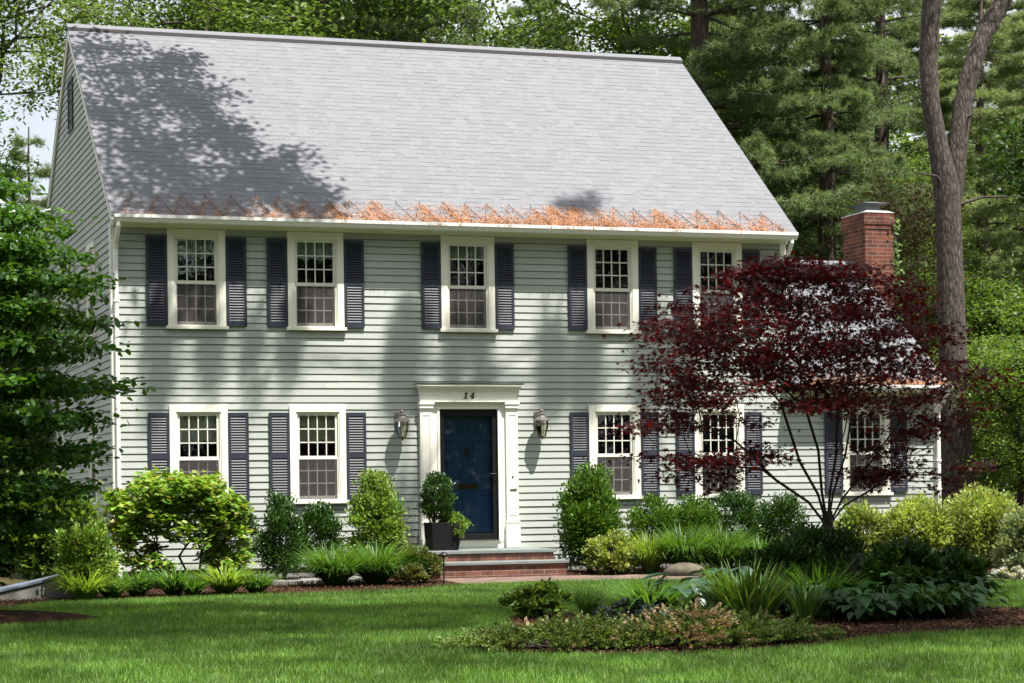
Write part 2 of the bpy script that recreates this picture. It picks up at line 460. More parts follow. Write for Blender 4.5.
# left gable
gh = [(1.87, 2.56, ZU+.06, ZU+1.46), (1.87, 2.56, ZL+.06, ZL+1.46), (6.2, 6.9, ZU+.06, ZU+1.46), (6.2, 6.9, ZL+.06, ZL+1.46)]
mb = MB()
def glim(z):
    if z < 5.3: return (0, DEP)
    h = (z+EXPO-EZ+.0)/SL
    return (max(0, EY+h), min(DEP, 2*RY-EY-h))
clap(mb, .02, DEP, 0.0, 9.2, gh, lambda u, z, o: (-o, u, z), limit=glim)
mb.build('gable_wall', 'siding', house)
mb = MB()  # plain walls nobody sees from the front, floors and wing sides
mb.prism_x([(0, 0), (DEP, 0), (DEP, EZ-.3), (RY, RZ-.12), (0, EZ+.08)], W-.12, W)
mb.box(0, W, DEP-.12, DEP, 0, 5.3)
mb.prism_x([(0.02, 0), (WD, 0), (WD, WEZ-.0), (WRY, WRZ-.12), (0.02, WEZ+.1)], WX1-.12, WX1-.01)
mb.box(W, WX1, WD-.12, WD, 0, WEZ)
mb.build('rear_walls', 'wing_plain', house)
mb = MB()
mb.box(.05, W-.12, .3, DEP-.12, 2.75, 2.95); mb.box(.05, WX1-.12, .3, DEP-3, -.05, .3); mb.box(.05, W-.12, .2, DEP-.12, 5.34, 5.4)
mb.box(.05, WX1-.12, 4.2, 4.3, .3, 2.75); mb.box(.05, W-.12, 3.2, 3.3, 2.95, 5.34)
mb.box(.012, .03, .05, DEP-.1, 0, 1.0); mb.build('floors', 'interior', house)
mb = MB(); mb.box(.0, WX1, .023, .2, -.6, -0.001); mb.box(.012, .2, .2, DEP, -.6, 0); mb.build('foundation', 'concrete', house)
# corner boards, frieze, fascia, soffit
mb = MB(); mb.box(-.02, .085, -.038, .0, -.02, 5.34); mb.box(-.034, -.02, -.034, .10, -.02, 5.34); mb.build('corner_board', 'trim', house, bevel=.003)
mb = MB(); mb.box(W-.09, W+.02, -.038, 0, 2.9, 5.34); mb.build('corner_board', 'trim', house, bevel=.003)
mb = MB(); mb.box(WX1-.10, WX1+.012, -.034, 0, -.02, 2.82); mb.box(WX1+.012, WX1+.026, -.034, .1, -.02, 2.82); mb.build('corner_board', 'trim', house, bevel=.003)
mb = MB(); mb.box(-.03, W+.04, -.06, .0, 5.297, 5.335); mb.box(-.03, W+.04, -.30, .0, 5.336, 5.352); mb.box(-.04, W+.05, -.325, -.301, 5.32, 5.44); mb.box(-.02, W+.03, -.10, -.061, 5.315, 5.335)
mb.build('cornice', 'trim', house)
mb = MB(); mb.box(W+.03, WX1+.03, -.06, .0, 2.70, 2.76); mb.box(W+.03, WX1+.04, -.30, 0, 2.761, 2.78); mb.box(W+.03, WX1+.05, -.325, -.301, 2.75, 2.87)
mb.build('cornice', 'trim', house)
# rakes on the left gable
mb = MB()
for sgn in (1, -1):
    def rk(y, z): return (y if sgn == 1 else 2*RY-y, z)
    poly = [rk(EY, EZ-.17), rk(RY, RZ-.19), rk(RY, RZ-.02), rk(EY, EZ+.0)]
    if sgn == -1: poly = poly[::-1]
    mb.prism_x(poly, -.055, -.021)
mb.build('rake_board', 'trim', house)
mb = MB()
poly = [(EY, WEZ-.17), (WRY, WRZ-.19), (WRY, WRZ-.02), (EY, WEZ)]
mb.prism_x(poly, WX1+.0, WX1+.04); mb.build('rake_board', 'trim', house)

def gutter(x0, x1, z, n):
    mb = MB()
    # K-style profile
    prof = [(-.325, z), (-.325, z-.115), (-.40, z-.115), (-.43, z-.06), (-.445, z-.05), (-.445, z), (-.437, z), (-.437, z-.045), (-.40, z-.105), (-.335, z-.105), (-.335, z)]
    mb.prism_x(prof, x0, x1)
    for x in (x0, x1):
        mb.prism_x([(-.325, z), (-.325, z-.115), (-.40, z-.115), (-.43, z-.06), (-.445, z-.05), (-.445, z)], x-.004, x+.004)
    return mb.build(n, 'gutter_white', house)
gutter(-.02, W+.06, 5.447, 'gutter'); gutter(W+.02, WX1+.06, 2.885, 'gutter')
def downspout(x, ztop, zbot):
    mb = MB()
    pts = [(x, -.38, ztop), (x, -.38, ztop-.06), (x, -.30, ztop-.17), (x, -.12, ztop-.30), (x, -.075, ztop-.40), (x, -.075, zbot+.1), (x, -.10, zbot+.04), (x, -.25, zbot)]
    mb.tube(pts, .036, 8); mb.box(x-.045, x+.045, -.115, -.034, ztop-1.2, ztop-1.17); mb.box(x-.045, x+.045, -.115, -.034, zbot+1.2, zbot+1.23)
    return mb.build('downspout', 'gutter_white', house)
downspout(.045, 5.34, -.12); downspout(W-.03, 5.34, 2.95)
downspout(WX1-.05, 2.78, -.12)

# roof: lapped shingle courses split in tabs
def roofside(x0, x1, y0, z0, y1, z1, tabs=True, sgn=1):
    L = math.hypot(y1-y0, z1-z0); dy, dz = (y1-y0)/L, (z1-z0)/L; ny, nz = -dz*1, dy*1
    if nz < 0: ny, nz = -ny, -nz
    V, F = [], []; v = 0.; e = .142; b = 0
    V2 = MB()
    while v < L:
        v1 = min(L, v+e); x = x0 - (random.random()*.3 if tabs else 0)
        while x < x1:
            w = random.choice([.09, .14, .2, .27]) if tabs else 3.
            xa, xb = max(x0, x), min(x1, x+w); x += w
            if xb <= xa: continue
            t = .0035 + (random.random()*.005 if tabs else .003)
            p = lambda xx, vv, o: (xx, y0+dy*vv+ny*o, z0+dz*vv+nz*o)
            V2.add([p(xa, v, t), p(xb, v, t), p(xb, v1, .003), p(xa, v1, .003), p(xa, v, -.01), p(xb, v, -.01)], [(0, 1, 2, 3), (4, 5, 1, 0)])
        v = v1
    return V2
roof = roofside(-.06, W+.08, EY-.05, EZ-.03, RY, RZ).build('roof', 'shingle', house)
mb = roofside(-.06, W+.08, 2*RY-EY+.05, EZ-.03, RY, RZ-.002, tabs=False); mb.build('rear_roof', 'shingle', house)
mb = MB(); mb.prism_x([(EY-.04, EZ-.06), (RY, RZ-.04), (2*RY-EY, EZ-.06), (2*RY-EY, EZ-.09), (RY, RZ-.07), (EY-.04, EZ-.09)], -.055, W+.075); mb.build('roof_deck', 'trim', house)
mb = MB()
mb.prism_x([(RY-.10, RZ-.03), (RY, RZ+.045), (RY+.10, RZ-.03), (RY+.10, RZ-.018), (RY, RZ+.06), (RY-.10, RZ-.018)], -.075, W+.09)
mb.build('ridge_cap', 'shingle', roof)
mb = MB(); mb.prism_x([(RY-.13, RZ-.095), (RY, RZ+.0), (RY+.13, RZ-.095), (RY+.115, RZ-.05), (RY, RZ+.043), (RY-.115, RZ-.05)], -.06, W+.08); mb.build('ridge_vent_shadow', 'ridge_shadow_gap', roof)  # near-black vent strip, paints in the shadow line below the ridge cap
wroof = roofside(W+.0, WX1+.06, EY-.05, WEZ-.03, WRY, WRZ).build('wing_roof', 'shingle', house)
roofside(W, WX1+.06, 2*WRY-EY+.05, WEZ-.03, WRY, WRZ-.002, tabs=False).build('rear_roof', 'shingle', house)
mb = MB(); mb.prism_x([(EY-.04, WEZ-.06), (WRY, WRZ-.04), (2*WRY-EY, WEZ-.06), (2*WRY-EY, WEZ-.09), (WRY, WRZ-.07), (EY-.04, WEZ-.09)], W+.01, WX1+.05); mb.build('roof_deck', 'trim', house)
mb = MB(); mb.prism_x([(WRY-.15, WRZ-.07), (WRY, WRZ+.03), (WRY+.15, WRZ-.07), (WRY+.15, WRZ-.04), (WRY, WRZ+.06), (WRY-.15, WRZ-.04)], W, WX1+.08); mb.build('ridge_cap', 'shingle', wroof)

# windows
def make_window():
    """origin: centre bottom of the sill, front towards -y"""
    H = 1.555
    a = .455
    c = MB()
    c.box(-a, -a+.105, -.045, .03, .05, H-.0); c.box(a-.105, a, -.045, .03, .05, H)
    c.box(-a+.105, a-.105, -.045, .03, H-.105, H); c.box(-a-.03, a+.03, -.085, .03, 0, .05)
    c.box(-a+.105, -a+.125, -.03, .09, .05, H-.105); c.box(a-.125, a-.105, -.03, .09, .05, H-.105); c.box(-a+.125, a-.125, -.03, .09, H-.125, H-.105)
    w = c.build('window', 'window_trim', None, bevel=.003)
    x0, x1 = -a+.125, a-.125; zt = H-.125; zm = .05+(zt-.05)*.50; zb = .05
    def sash(y, z0, z1, rail_b, nm):
        s = MB(); st = .042
        s.box(x0, x0+st, y, y+.034, z0, z1); s.box(x1-st, x1, y, y+.034, z0, z1)
        s.box(x0+st, x1-st, y, y+.034, z1-.035, z1); s.box(x0+st, x1-st, y, y+.034, z0, z0+rail_b)
        gx0, gx1, gz0, gz1 = x0+st, x1-st, z0+rail_b, z1-.035
        for i in range(1, 4):
            x = gx0+(gx1-gx0)*i/4; s.box(x-.0085, x+.0085, y+.003, y+.031, gz0, gz1)
        for i in range(1, 3):
            z = gz0+(gz1-gz0)*i/3; s.box(gx0, gx1, y+.005, y+.029, z-.0085, z+.0085)
        s.build('sash', 'sash_paint', w)
        p = MB(); p.box(gx0, gx1, y+.015, y+.019, gz0, gz1); p.build('pane', 'glass', w)
    sash(.0, zm-.017, zt, .035, 'u'); sash(.037, zb, zm+.017, .075, 'l')
    s = MB(); s.box(x0+.008, x1-.008, -.012, -.010, zb+.02, zm-.03); s.build('insect_screen', 'insect_screen', w)
    s = MB(); s.box(x0, x0+.02, -.016, -.006, zb, zm-.018); s.box(x1-.02, x1, -.016, -.006, zb, zm-.018); s.box(x0+.02, x1-.02, -.016, -.006, zb, zb+.02); s.box(x0+.02, x1-.02, -.016, -.006, zm-.038, zm-.018)
    s.build('screen_frame', 'sash_paint', w)
    return w
def curtain(w, z0, z1, mat, wave=.02, scallop=.05, x0=-.36, x1=.36):
    n = 60; V, F = [], []
    for i in range(n+1):
        x = x0+(x1-x0)*i/n; y = .16+wave*sin(i*1.1)+wave*.5*sin(i*2.7)
        zb = z0 + scallop*abs(sin(i/n*pi*3))
        V += [(x, y, z1), (x, y, zb)]
    for i in range(n): F.append((2*i, 2*i+1, 2*i+3, 2*i+2))
    MB().add(V, F).build('curtain', mat, w, smooth=True)
def make_shutter():
    H = 1.39; h = .163
    s = MB()
    s.box(-h, -h+.045, -.03, .0, 0, H); s.box(h-.045, h, -.03, 0, 0, H)
    for z0, z1 in ((0, .085), (.67, .765), (H-.06, H)): s.box(-h+.045, h-.045, -.028, -.002, z0, z1)
    s.box(-h+.045, h-.045, -.004, -.001, .08, H-.05)
    for z0, z1 in ((.085, .67), (.765, H-.06)):
        k = int((z1-z0)/.040)
        for i in range(k):
            z = z0+(z1-z0)*(i+.5)/k
            s.add([(-h+.045, -.030, z-.019), (h-.045, -.030, z-.019), (h-.045, -.006, z+.019), (-h+.045, -.006, z+.019),
                   (-h+.045, -.024, z-.022), (h-.045, -.024, z-.022), (h-.045, -.003, z+.012), (-h+.045, -.003, z+.012)],
                  [(0, 1, 2, 3), (7, 6, 5, 4), (0, 4, 5, 1)])
    return s.build('shutter', 'shutter_paint', None)
w0 = make_window(); s0 = make_shutter()
first = [True, True]
def place_win(x, y, z, rz=0, shut=True, ztop=True):
    if first[0]: w = w0; first[0] = False; w.parent = house
    else: w = copy_tree(w0, house)
    w.location = (x, y, z); w.rotation_euler.z = rz
    if shut:
        for sx in (-1, 1):
            if first[1]: s = s0; first[1] = False; s.parent = house
            else: s = s0.copy(); COL.objects.link(s); s.parent = house
            s.location = (x+sx*(.455+.166), -.020, z+.05); s.rotation_euler = (R(random.uniform(-.15, .15)), 0, 0)
    return w
# the first one carries no curtain while it is copied
wins = {}
for c in WIN_C: wins[('u', c)] = place_win(c, -.0, ZU)
for c in WIN_C:
    if c != 5.71: wins[('l', c)] = place_win(c, 0, ZL)
wins['wing'] = place_win(12.86, 0, ZL)
for (u0, u1, z0, z1) in gh: place_win(0, (u0+u1)/2, z0-.06, rz=-pi/2, shut=False)
for k, w in wins.items():
    if k == 'wing': continue
    if k[0] == 'u':
        if k[1] < 5: curtain(w, 1.10, 1.45, 'curtain', scallop=.06)
        elif k[1] < 6: curtain(w, 1.17, 1.45, 'curtain', scallop=.05)
    elif k[1] < 5:
        curtain(w, 1.02, 1.45, 'curtain_pale', wave=.008, scallop=-.07); 
# gable louvre vent
mb = MB(); mb.box(-.04, -.018, 4.25, 4.30, 7.55, 8.35); mb.box(-.04, -.018, 4.80, 4.85, 7.55, 8.35); mb.box(-.04, -.018, 4.25, 4.85, 8.35, 8.40); mb.box(-.04, -.018, 4.25, 4.85, 7.5, 7.55)
for i in range(12): mb.add([(-.035, 4.3, 7.56+i*.066), (-.035, 4.8, 7.56+i*.066), (-.019, 4.8, 7.6+i*.066), (-.019, 4.3, 7.6+i*.066)], [(0, 1, 2, 3)])
mb.build('gable_vent', 'shutter_paint', house)

# door surround
sur = MB()
DX = 5.68
for sx in (-1, 1):
    def bx(a, b, y0, z0, z1, y1=-.004):
        x0, x1 = sorted((DX+sx*a, DX+sx*b)); sur.box(x0, x1, y0, y1, z0, z1)
    bx(.62, .825, -.10, .24, 2.62)             # pilaster shaft
    bx(.60, .842, -.125, .24, .64)            # plinth block
    bx(.605, .838, -.132, .64, .67)
    bx(.605, .838, -.13, 2.50, 2.56); bx(.595, .845, -.145, 2.56, 2.60)
    bx(.655, .67, -.108, .76, 2.40, -.1); bx(.785, .80, -.108, .76, 2.40, -.1); bx(.67, .785, -.108, .76, .775, -.1); bx(.67, .785, -.108, 2.385, 2.40, -.1)
    bx(.49, .62, -.06, .34, 2.60)             # jamb casing
    bx(.49, .53, -.075, .34, 2.53)
sur.box(DX-.49, DX+.49, -.06, -.004, 2.49, 2.60)
sur.box(DX-.49, DX+.49, -.075, -.06, 2.49, 2.53)
sur.box(DX-.825, DX+.825, -.11, -.004, 2.62, 2.78)
sur.box(DX-.835, DX+.835, -.14, -.004, 2.60, 2.62)
for k, (a, y, z0, z1) in enumerate([(.835, -.135, 2.78, 2.80), (.85, -.155, 2.80, 2.825), (.87, -.19, 2.825, 2.85), (.895, -.22, 2.85, 2.885)]):
    sur.box(DX-a, DX+a, y, -.004, z0, z1)
sur.box(DX-.598, DX+.598, -.055, .1, .236, .338); sur.box(DX-.488, DX+.488, -.10, .1, .338, .36)
surround = sur.build('door_surround', 'trim', house, bevel=.004)
mb = MB(); mb.box(DX-.905, DX+.905, -.23, -.003, 2.886, 2.898); mb.build('flashing', 'black_metal', surround)
# number 14, slanted digits with serifs
def stroke(mb, x0, z0, x1, z1, w, y=-.122):
    sh = .22
    d = np.array([x1-x0, z1-z0], float); d /= np.linalg.norm(d); n = np.array([-d[1], d[0]])*w/2
    ps = [np.array([x0, z0])-n, np.array([x1, z1])-n, np.array([x1, z1])+n, np.array([x0, z0])+n]
    ps = [(p[0]+sh*(p[1]), p[1]) for p in ps]
    mb.prism([(DX-.01+p[0], 2.655+p[1]) for p in ps], y, -.108)
num = MB()
stroke(num, -.055, 0, -.055, .10, .021); stroke(num, -.085, .004, -.025, .004, .009, -.121); stroke(num, -.085, .082, -.055, .098, .010, -.121)
stroke(num, .065, 0, .065, .10, .019); stroke(num, .018, .036, .066, .096, .010, -.121); stroke(num, .015, .032, .088, .032, .011, -.1205); stroke(num, .045, .004, .088, .004, .009, -.121)
num.build('house_number', 'black_metal', surround)
mb = MB(); mb.lathe([(.0, 0), (.016, 0), (.018, .006), (.012, .012), (0, .014)], 12); o = mb.build('door_bell', 'brass', surround, smooth=True, loc=(DX+.725, -.101, 1.39)); o.rotation_euler.x = R(90)
mb = MB(); mb.box(DX+.68, DX+.79, -.112, -.1005, 1.17, 1.195); mb.build('name_plaque', 'pewter', surround)
# storm door and blue door
x0, x1 = DX-.492, DX+.492
mb = MB(); mb.box(x0, x0+.085, -.03, .01, .37, 2.488); mb.box(x1-.085, x1, -.03, .01, .37, 2.488); mb.box(x0+.085, x1-.085, -.03, .01, 2.38, 2.488); mb.box(x0+.085, x1-.085, -.03, .01, .37, .47)
storm = mb.build('storm_door', 'storm_frame', house, bevel=.003)
mb = MB(); mb.box(x0+.085, x1-.085, -.012, -.008, .47, 2.38); mb.build('pane', 'storm_glass', storm)
mb = MB(); mb.box(x1-.06, x1-.03, -.045, -.03, 1.33, 1.50); mb.tube([(x1-.045, -.045, 1.44), (x1-.045, -.08, 1.44), (x1-.14, -.08, 1.44)], .009, 8); mb.build('handle', 'black_metal', storm)
mb = MB(); mb.box(x0, x1, -.14, .0, .362, .372); mb.build('sill', 'pewter', storm)
d = MB(); d.box(DX-.455, DX+.455, .08, .12, .38, 2.47)
def panel(xa, xb, za, zb):
    d.box(xa, xb, .068, .08, za, za+.02); d.box(xa, xb, .068, .08, zb-.02, zb); d.box(xa, xa+.02, .068, .08, za+.02, zb-.02); d.box(xb-.02, xb, .068, .08, za+.02, zb-.02)
    d.box(xa+.05, xb-.05, .066, .08, za+.05, zb-.05)
for sx in (-1, 1):
    a, b = sorted((DX+sx*.06, DX+sx*.38))
    panel(a, b, .55, 1.12); panel(a, b, 1.36, 1.98)
door = d.build('front_door', 'door_blue', house, bevel=.004)
mb = MB()
for i in range(4):
    a = DX-.36+i*.185; mb.box(a, a+.165, .072, .079, 2.10, 2.32)
mb.build('top_light', 'glass', door)
mb = MB(); mb.box(DX-.18, DX+.18, .05, .067, 1.20, 1.275); mb.box(DX-.15, DX+.15, .044, .05, 1.215, 1.255); mb.build('mail_slot', 'brass', door)
mb = MB(); mb.box(DX-.02, DX+.02, .055, .067, 1.78, 1.86); mb.tube([(DX-.03, .05, 1.83), (DX-.045, .045, 1.76), (DX, .04, 1.71), (DX+.045, .045, 1.76), (DX+.03, .05, 1.83)], .008, 8); mb.build('knocker', 'brass', door)
# chimney
CHX0, CHX1, CHY0, CHY1 = 14.345, 14.93, 2.72, 3.62
ch = MB(); ch.box(CHX0, CHX1, CHY0, CHY1, -.1, 5.97)
ch.box(CHX0-.014, CHX1+.014, CHY0-.014, CHY1+.014, 5.97, 6.05); ch.box(CHX0-.03, CHX1+.03, CHY0-.03, CHY1+.03, 6.05, 6.15); ch.box(CHX0-.02, CHX1+.02, CHY0-.02, CHY1+.02, 6.15, 6.27)
chim = ch.build('chimney', 'brick_chimney', house)
mb = MB(); mb.hexa([(CHX0-.03, CHY0-.03, 6.27), (CHX1+.03, CHY0-.03, 6.27), (CHX1+.03, CHY1+.03, 6.27), (CHX0-.03, CHY1+.03, 6.27), (CHX0+.08, CHY0+.08, 6.32), (CHX1-.08, CHY0+.08, 6.32), (CHX1-.08, CHY1-.08, 6.32), (CHX0+.08, CHY1-.08, 6.32)]); mb.build('chimney_crown', 'silver_crown', chim)
mb = MB(); mb.hexa([(CHX0+.02, CHY0+.05, 6.46), (CHX1-.02, CHY0+.05, 6.46), (CHX1-.02, CHY1-.05, 6.46), (CHX0+.02, CHY1-.05, 6.46), (CHX0+.22, CHY0+.3, 6.51), (CHX1-.22, CHY0+.3, 6.51), (CHX1-.22, CHY1-.3, 6.51), (CHX0+.22, CHY1-.3, 6.51)])
mb.build('rain_cap', 'galvanised', chim)
mb = MB(); mb.box(CHX0+.16, CHX1-.16, CHY0+.22, CHY1-.22, 6.31, 6.465); mb.build('flue', 'galvanised', chim)

# heat cable along the eave and stuck pine needles
def rp(x, v, o=.02):
    L = math.hypot(RY-EY, RZ-EZ); return (x, EY-.05+(RY-EY)/L*v-SL/math.hypot(1, SL)*o, EZ-.03+(RZ-EZ)/L*v+o/math.hypot(1, SL))
pts = []; x = .15; up = False
while x < W-.1:
    pts.append(rp(x, .62+random.uniform(-.04, .04) if up else .03, .03)); x += .19+random.uniform(-.02, .02); up = not up
mb = MB().tube(pts, .006, 5)
for i, p in enumerate(pts):
    if i % 2 == 1: q = rp(p[0], .62, .035); mb.box(q[0]-.009, q[0]+.009, q[1]-.009, q[1]+.009, q[2]-.01, q[2]+.004)
mb.build('heat_cable', 'cable', roof)
rng = np.random.default_rng(5)
L_ = math.hypot(RY-EY, RZ-EZ); tdir = np.array([0, (RY-EY)/L_, (RZ-EZ)/L_]); ndir = np.array([0, -tdir[2], tdir[1]])
P, D = [], []
dens = lambda x: .10+.45*math.exp(-((x-4.4)/1.6)**2)+.75*math.exp(-((x-7.3)/1.6)**2)+.35*(x > 8.6)
for i in range(len(pts)-1):
    a, b = np.array(pts[i]), np.array(pts[i+1])
    n = int(900*dens(a[0])*random.uniform(.05, 1.)**1.7*.75)
    f = rng.random(n)**.8 if a[2] > b[2] else 1-rng.random(n)**.8
    f = f[:, None]
    q = a*(1-f)+b*f
    sp = rng.exponential(.06, n)*rng.choice([-1, 1], n)
    q = q + np.array([1., 0, 0])*sp[:, None] - tdir*np.abs(rng.normal(0, .05, n))[:, None] + ndir*rng.uniform(-.015, .008, n)[:, None]
    keep = q[:, 2] > EZ-.03
    P.append(q[keep]); D.append((unit(b-a)+rng.normal(size=(n, 3))*.5)[keep])
P = np.concatenate(P); D = np.concatenate(D)
lowpile = 17000
xs = rng.uniform(0.1, W-.1, lowpile); keep = rng.random(lowpile) < np.array([min(1, dens(x)*.9*(.45+.75*math.sin(x*4.1+math.sin(x*9))**2)) for x in xs]); xs = xs[keep]
vv = rng.gamma(1.6, .085, len(xs))
Q = np.array([rp(x, v, .012) for x, v in zip(xs, vv)]); P = np.concatenate([P, Q]); D = np.concatenate([D, rng.normal(size=(len(Q), 3))*np.array([1, .4, .4])])
V, F = leaves(P, D, np.tile(ndir, (len(P), 1)), rng.uniform(.05, .10, len(P)), 'needle')
o = npmesh('pine_needles', V, F, 'needles_orange'); tag(o, 'orange fallen pine needles caught along the lower edge of the main roof', 'pine needles', kind='stuff')
# wing roof needles
n = 3500; xs = rng.uniform(W+.3, WX1, n); vv = rng.exponential(.12, n)
dz = (WEZ-EZ)
Q = np.array([rp(x, v, .014) for x, v in zip(xs, vv)]); Q[:, 2] = WEZ-.03+.69*(Q[:, 1]-EY+.05)+.02
V, F = leaves(Q, rng.normal(size=(n, 3))*np.array([1, .4, .4]), np.tile(ndir, (n, 1)), rng.uniform(.05, .10, n), 'needle')
o = npmesh('pine_needles', V, F, 'needles_orange'); tag(o, 'thin orange pine needle litter on the low wing roof edge', 'pine needles', kind='stuff')

# porch steps
steps = empty('front_steps', (DX, -.8, -.2), label='red brick front steps with two grey bluestone treads below the blue door', cat='steps')
PX0, PX1 = 4.66, 6.70
def lb(o):
    o.location = (-DX, .8, .2); return o
mb = MB(); mb.box(PX0+.03, PX1-.03, -1.28, -.02, -.3, .185); lb(mb.build('brick_base', 'brick', steps))
mb = MB(); mb.box(PX0+.03, PX1+.05, -1.66, -1.281, -.3, .02); lb(mb.build('brick_riser', 'brick', steps))
mb = MB(); mb.box(PX0, PX1+.02, -1.31, -.02, .185, .236); lb(mb.build('tread', 'bluestone', steps, bevel=.006))
mb = MB(); mb.box(PX0, PX1+.08, -1.70, -1.281, .02, .068); lb(mb.build('tread', 'bluestone', steps, bevel=.006))

# lanterns
def make_lantern():
    """origin on the wall at mount; body hangs .17 m in front"""
    t = empty('wall_lantern'); t.scale = (1.15, 1.15, 1.15)
    MB().box(-.055, .055, -.022, 0, -.10, .16).build('backplate', 'pewter', t, bevel=.004)
    a = MB(); a.tube([(0, -.02, .02), (0, -.07, .09), (0, -.12, .17), (0, -.17, .19), (0, -.17, .15)], .011, 8); a.tube([(0, -.02, -.06), (0, -.06, -.11), (0, -.10, -.13)], .008, 8); a.build('arm', 'bronze', t, smooth=True)
    c = MB(); c.lathe([(0, .19), (.018, .185), (.026, .16), (.012, .145), (.05, .12), (.062, .115), (.05, .10), (.06, .075), (.115, .035), (.118, .022), (.0, .022)], 12, (0, -.17, 0)); c.build('lamp_cap', 'pewter', t, smooth=False)
    f = MB()
    for k in range(6):
        an = 2*pi*k/6
        p = [(.085*cos(an), -.17+.085*sin(an), .022), (.09*cos(an), -.17+.09*sin(an), -.05), (.05*cos(an), -.17+.05*sin(an), -.20)]
        f.tube(p, .0055, 5)
    f.lathe([(.0, -.205), (.055, -.205), (.055, -.19), (0, -.19)], 6, (0, -.17, 0)); f.lathe([(0, -.245), (.012, -.24), (.016, -.225), (.008, -.205)], 8, (0, -.17, 0))
    f.build('lamp_frame', 'bronze', t)
    MB().lathe([(.082, .02), (.086, -.05), (.048, -.19)], 6, (0, -.17, 0)).build('lamp_glass', 'lamp_glass', t)
    b = MB()
    for k in range(3):
        an = 2*pi*k/3; b.tube([(.022*cos(an), -.17+.022*sin(an), -.17), (.022*cos(an), -.17+.022*sin(an), -.06)], [.009, .006], 6)
    b.build('candle', 'bulb', t)
    return t
l0 = make_lantern(); l0.location = (4.52, -.025, 2.26)
tag(l0, 'hexagonal carriage wall lantern beside the potted boxwood side of the blue door', 'wall lantern', 'lanterns flanking the front door')
l1 = copy_tree(l0); l1.location = (6.88, -.025, 2.27)
tag(l1, 'hexagonal carriage wall lantern on the doorbell side of the blue door', 'wall lantern', 'lanterns flanking the front door')

# ================================================================== GROUND
def sheet(name, poly, mat, dz, kind='structure', thick=False, sub=None, **kw):
    """flat polygon following gz"""
    V = [(x, y, gz(x, y)+dz) for x, y in poly]
    o = MB().add(V, [tuple(range(len(V)))]).build(name, mat)
    tag(o, kind=kind, **kw); return o
def inpoly(x, y, poly):
    x = np.asarray(x, float); y = np.asarray(y, float); r = np.zeros(x.shape, bool); n = len(poly)
    for i in range(n):
        x0, y0 = poly[i]; x1, y1 = poly[(i+1) % n]
        c = ((y0 > y) != (y1 > y)) & (x < (x1-x0)*(y-y0)/((y1-y0) if y1 != y0 else 1e-9)+x0)
        r ^= c
    return r
# ground sheet to the horizon, with the slope break at y=0
gb = MB(); S = 900.
gb.add([(-S, -60, gz(0, -60)), (S, -60, gz(0, -60)), (S, 0, gz(0, 0)), (-S, 0, gz(0, 0)), (-S, S, -.17), (S, S, -.17), (-S, -S, gz(0, -60)), (S, -S, gz(0, -60))], [(0, 1, 2, 3), (3, 2, 5, 4), (6, 7, 1, 0)])
tag(gb.build('ground', 'forest_floor'), kind='structure')
def wob(pts, k=6, amp=.08, seed=1):
    r = random.Random(seed); out = []
    n = len(pts)
    for i in range(n):
        a = pts[i]; b = pts[(i+1) % n]
        for j in range(k):
            f = j/k; out.append((a[0]*(1-f)+b[0]*f+r.uniform(-amp, amp), a[1]*(1-f)+b[1]*f+r.uniform(-amp, amp)))
    return out
def smoothpoly(pts, it=3):
    for _ in range(it):
        q = []
        for i in range(len(pts)):
            a, b = pts[i], pts[(i+1) % len(pts)]
            q += [(a[0]*.75+b[0]*.25, a[1]*.75+b[1]*.25), (a[0]*.25+b[0]*.75, a[1]*.25+b[1]*.75)]
        pts = q
    return pts
LAWN = [(-14, -32), (22, -32), (22, -7.2), (13, -6.9), (9.6, -5.4), (8.2, -4.0), (6.0, -3.35), (4.4, -3.5), (3.6, -4.5), (2.0, -4.7), (-.5, -5.1), (-1.6, -5.0), (-2.2, -6.2), (-14, -7.0)]
sheet('lawn', LAWN, 'lawn_soil', .004)
BEDL = [(-6, .2), (-6, -6.9), (-2.2, -6.2), (-1.6, -5.0), (-.5, -5.1), (2.0, -4.7), (3.6, -4.5), (4.5, -3.5), (4.6, .1)]
sheet('mulch_bed', BEDL, 'mulch', .010)
BEDR = [(6.75, .1), (6.75, -1.7), (8.0, -2.05), (9.6, -3.1), (13, -4.9), (22, -6), (22, 3), (14.4, 3), (14.4, .1)]
sheet('mulch_bed', BEDR, 'mulch', .010)
ISL = smoothpoly([(1.0, -14.9), (1.4, -13.7), (2.3, -12.6), (2.6, -10.8), (3.6, -10.2), (5.5, -10.6), (7.3, -10.6), (8.8, -12.0), (8.3, -14.0), (6.6, -14.9), (4.9, -15.1), (3.9, -15.9), (2.2, -15.9)])
sheet('mulch_bed', ISL, 'mulch', .012)
RING = [(-3.4+2.0*cos(a*pi/16), -8.6+1.0*sin(a*pi/16)) for a in range(32)]
sheet('mulch_bed', RING, 'mulch', .012)
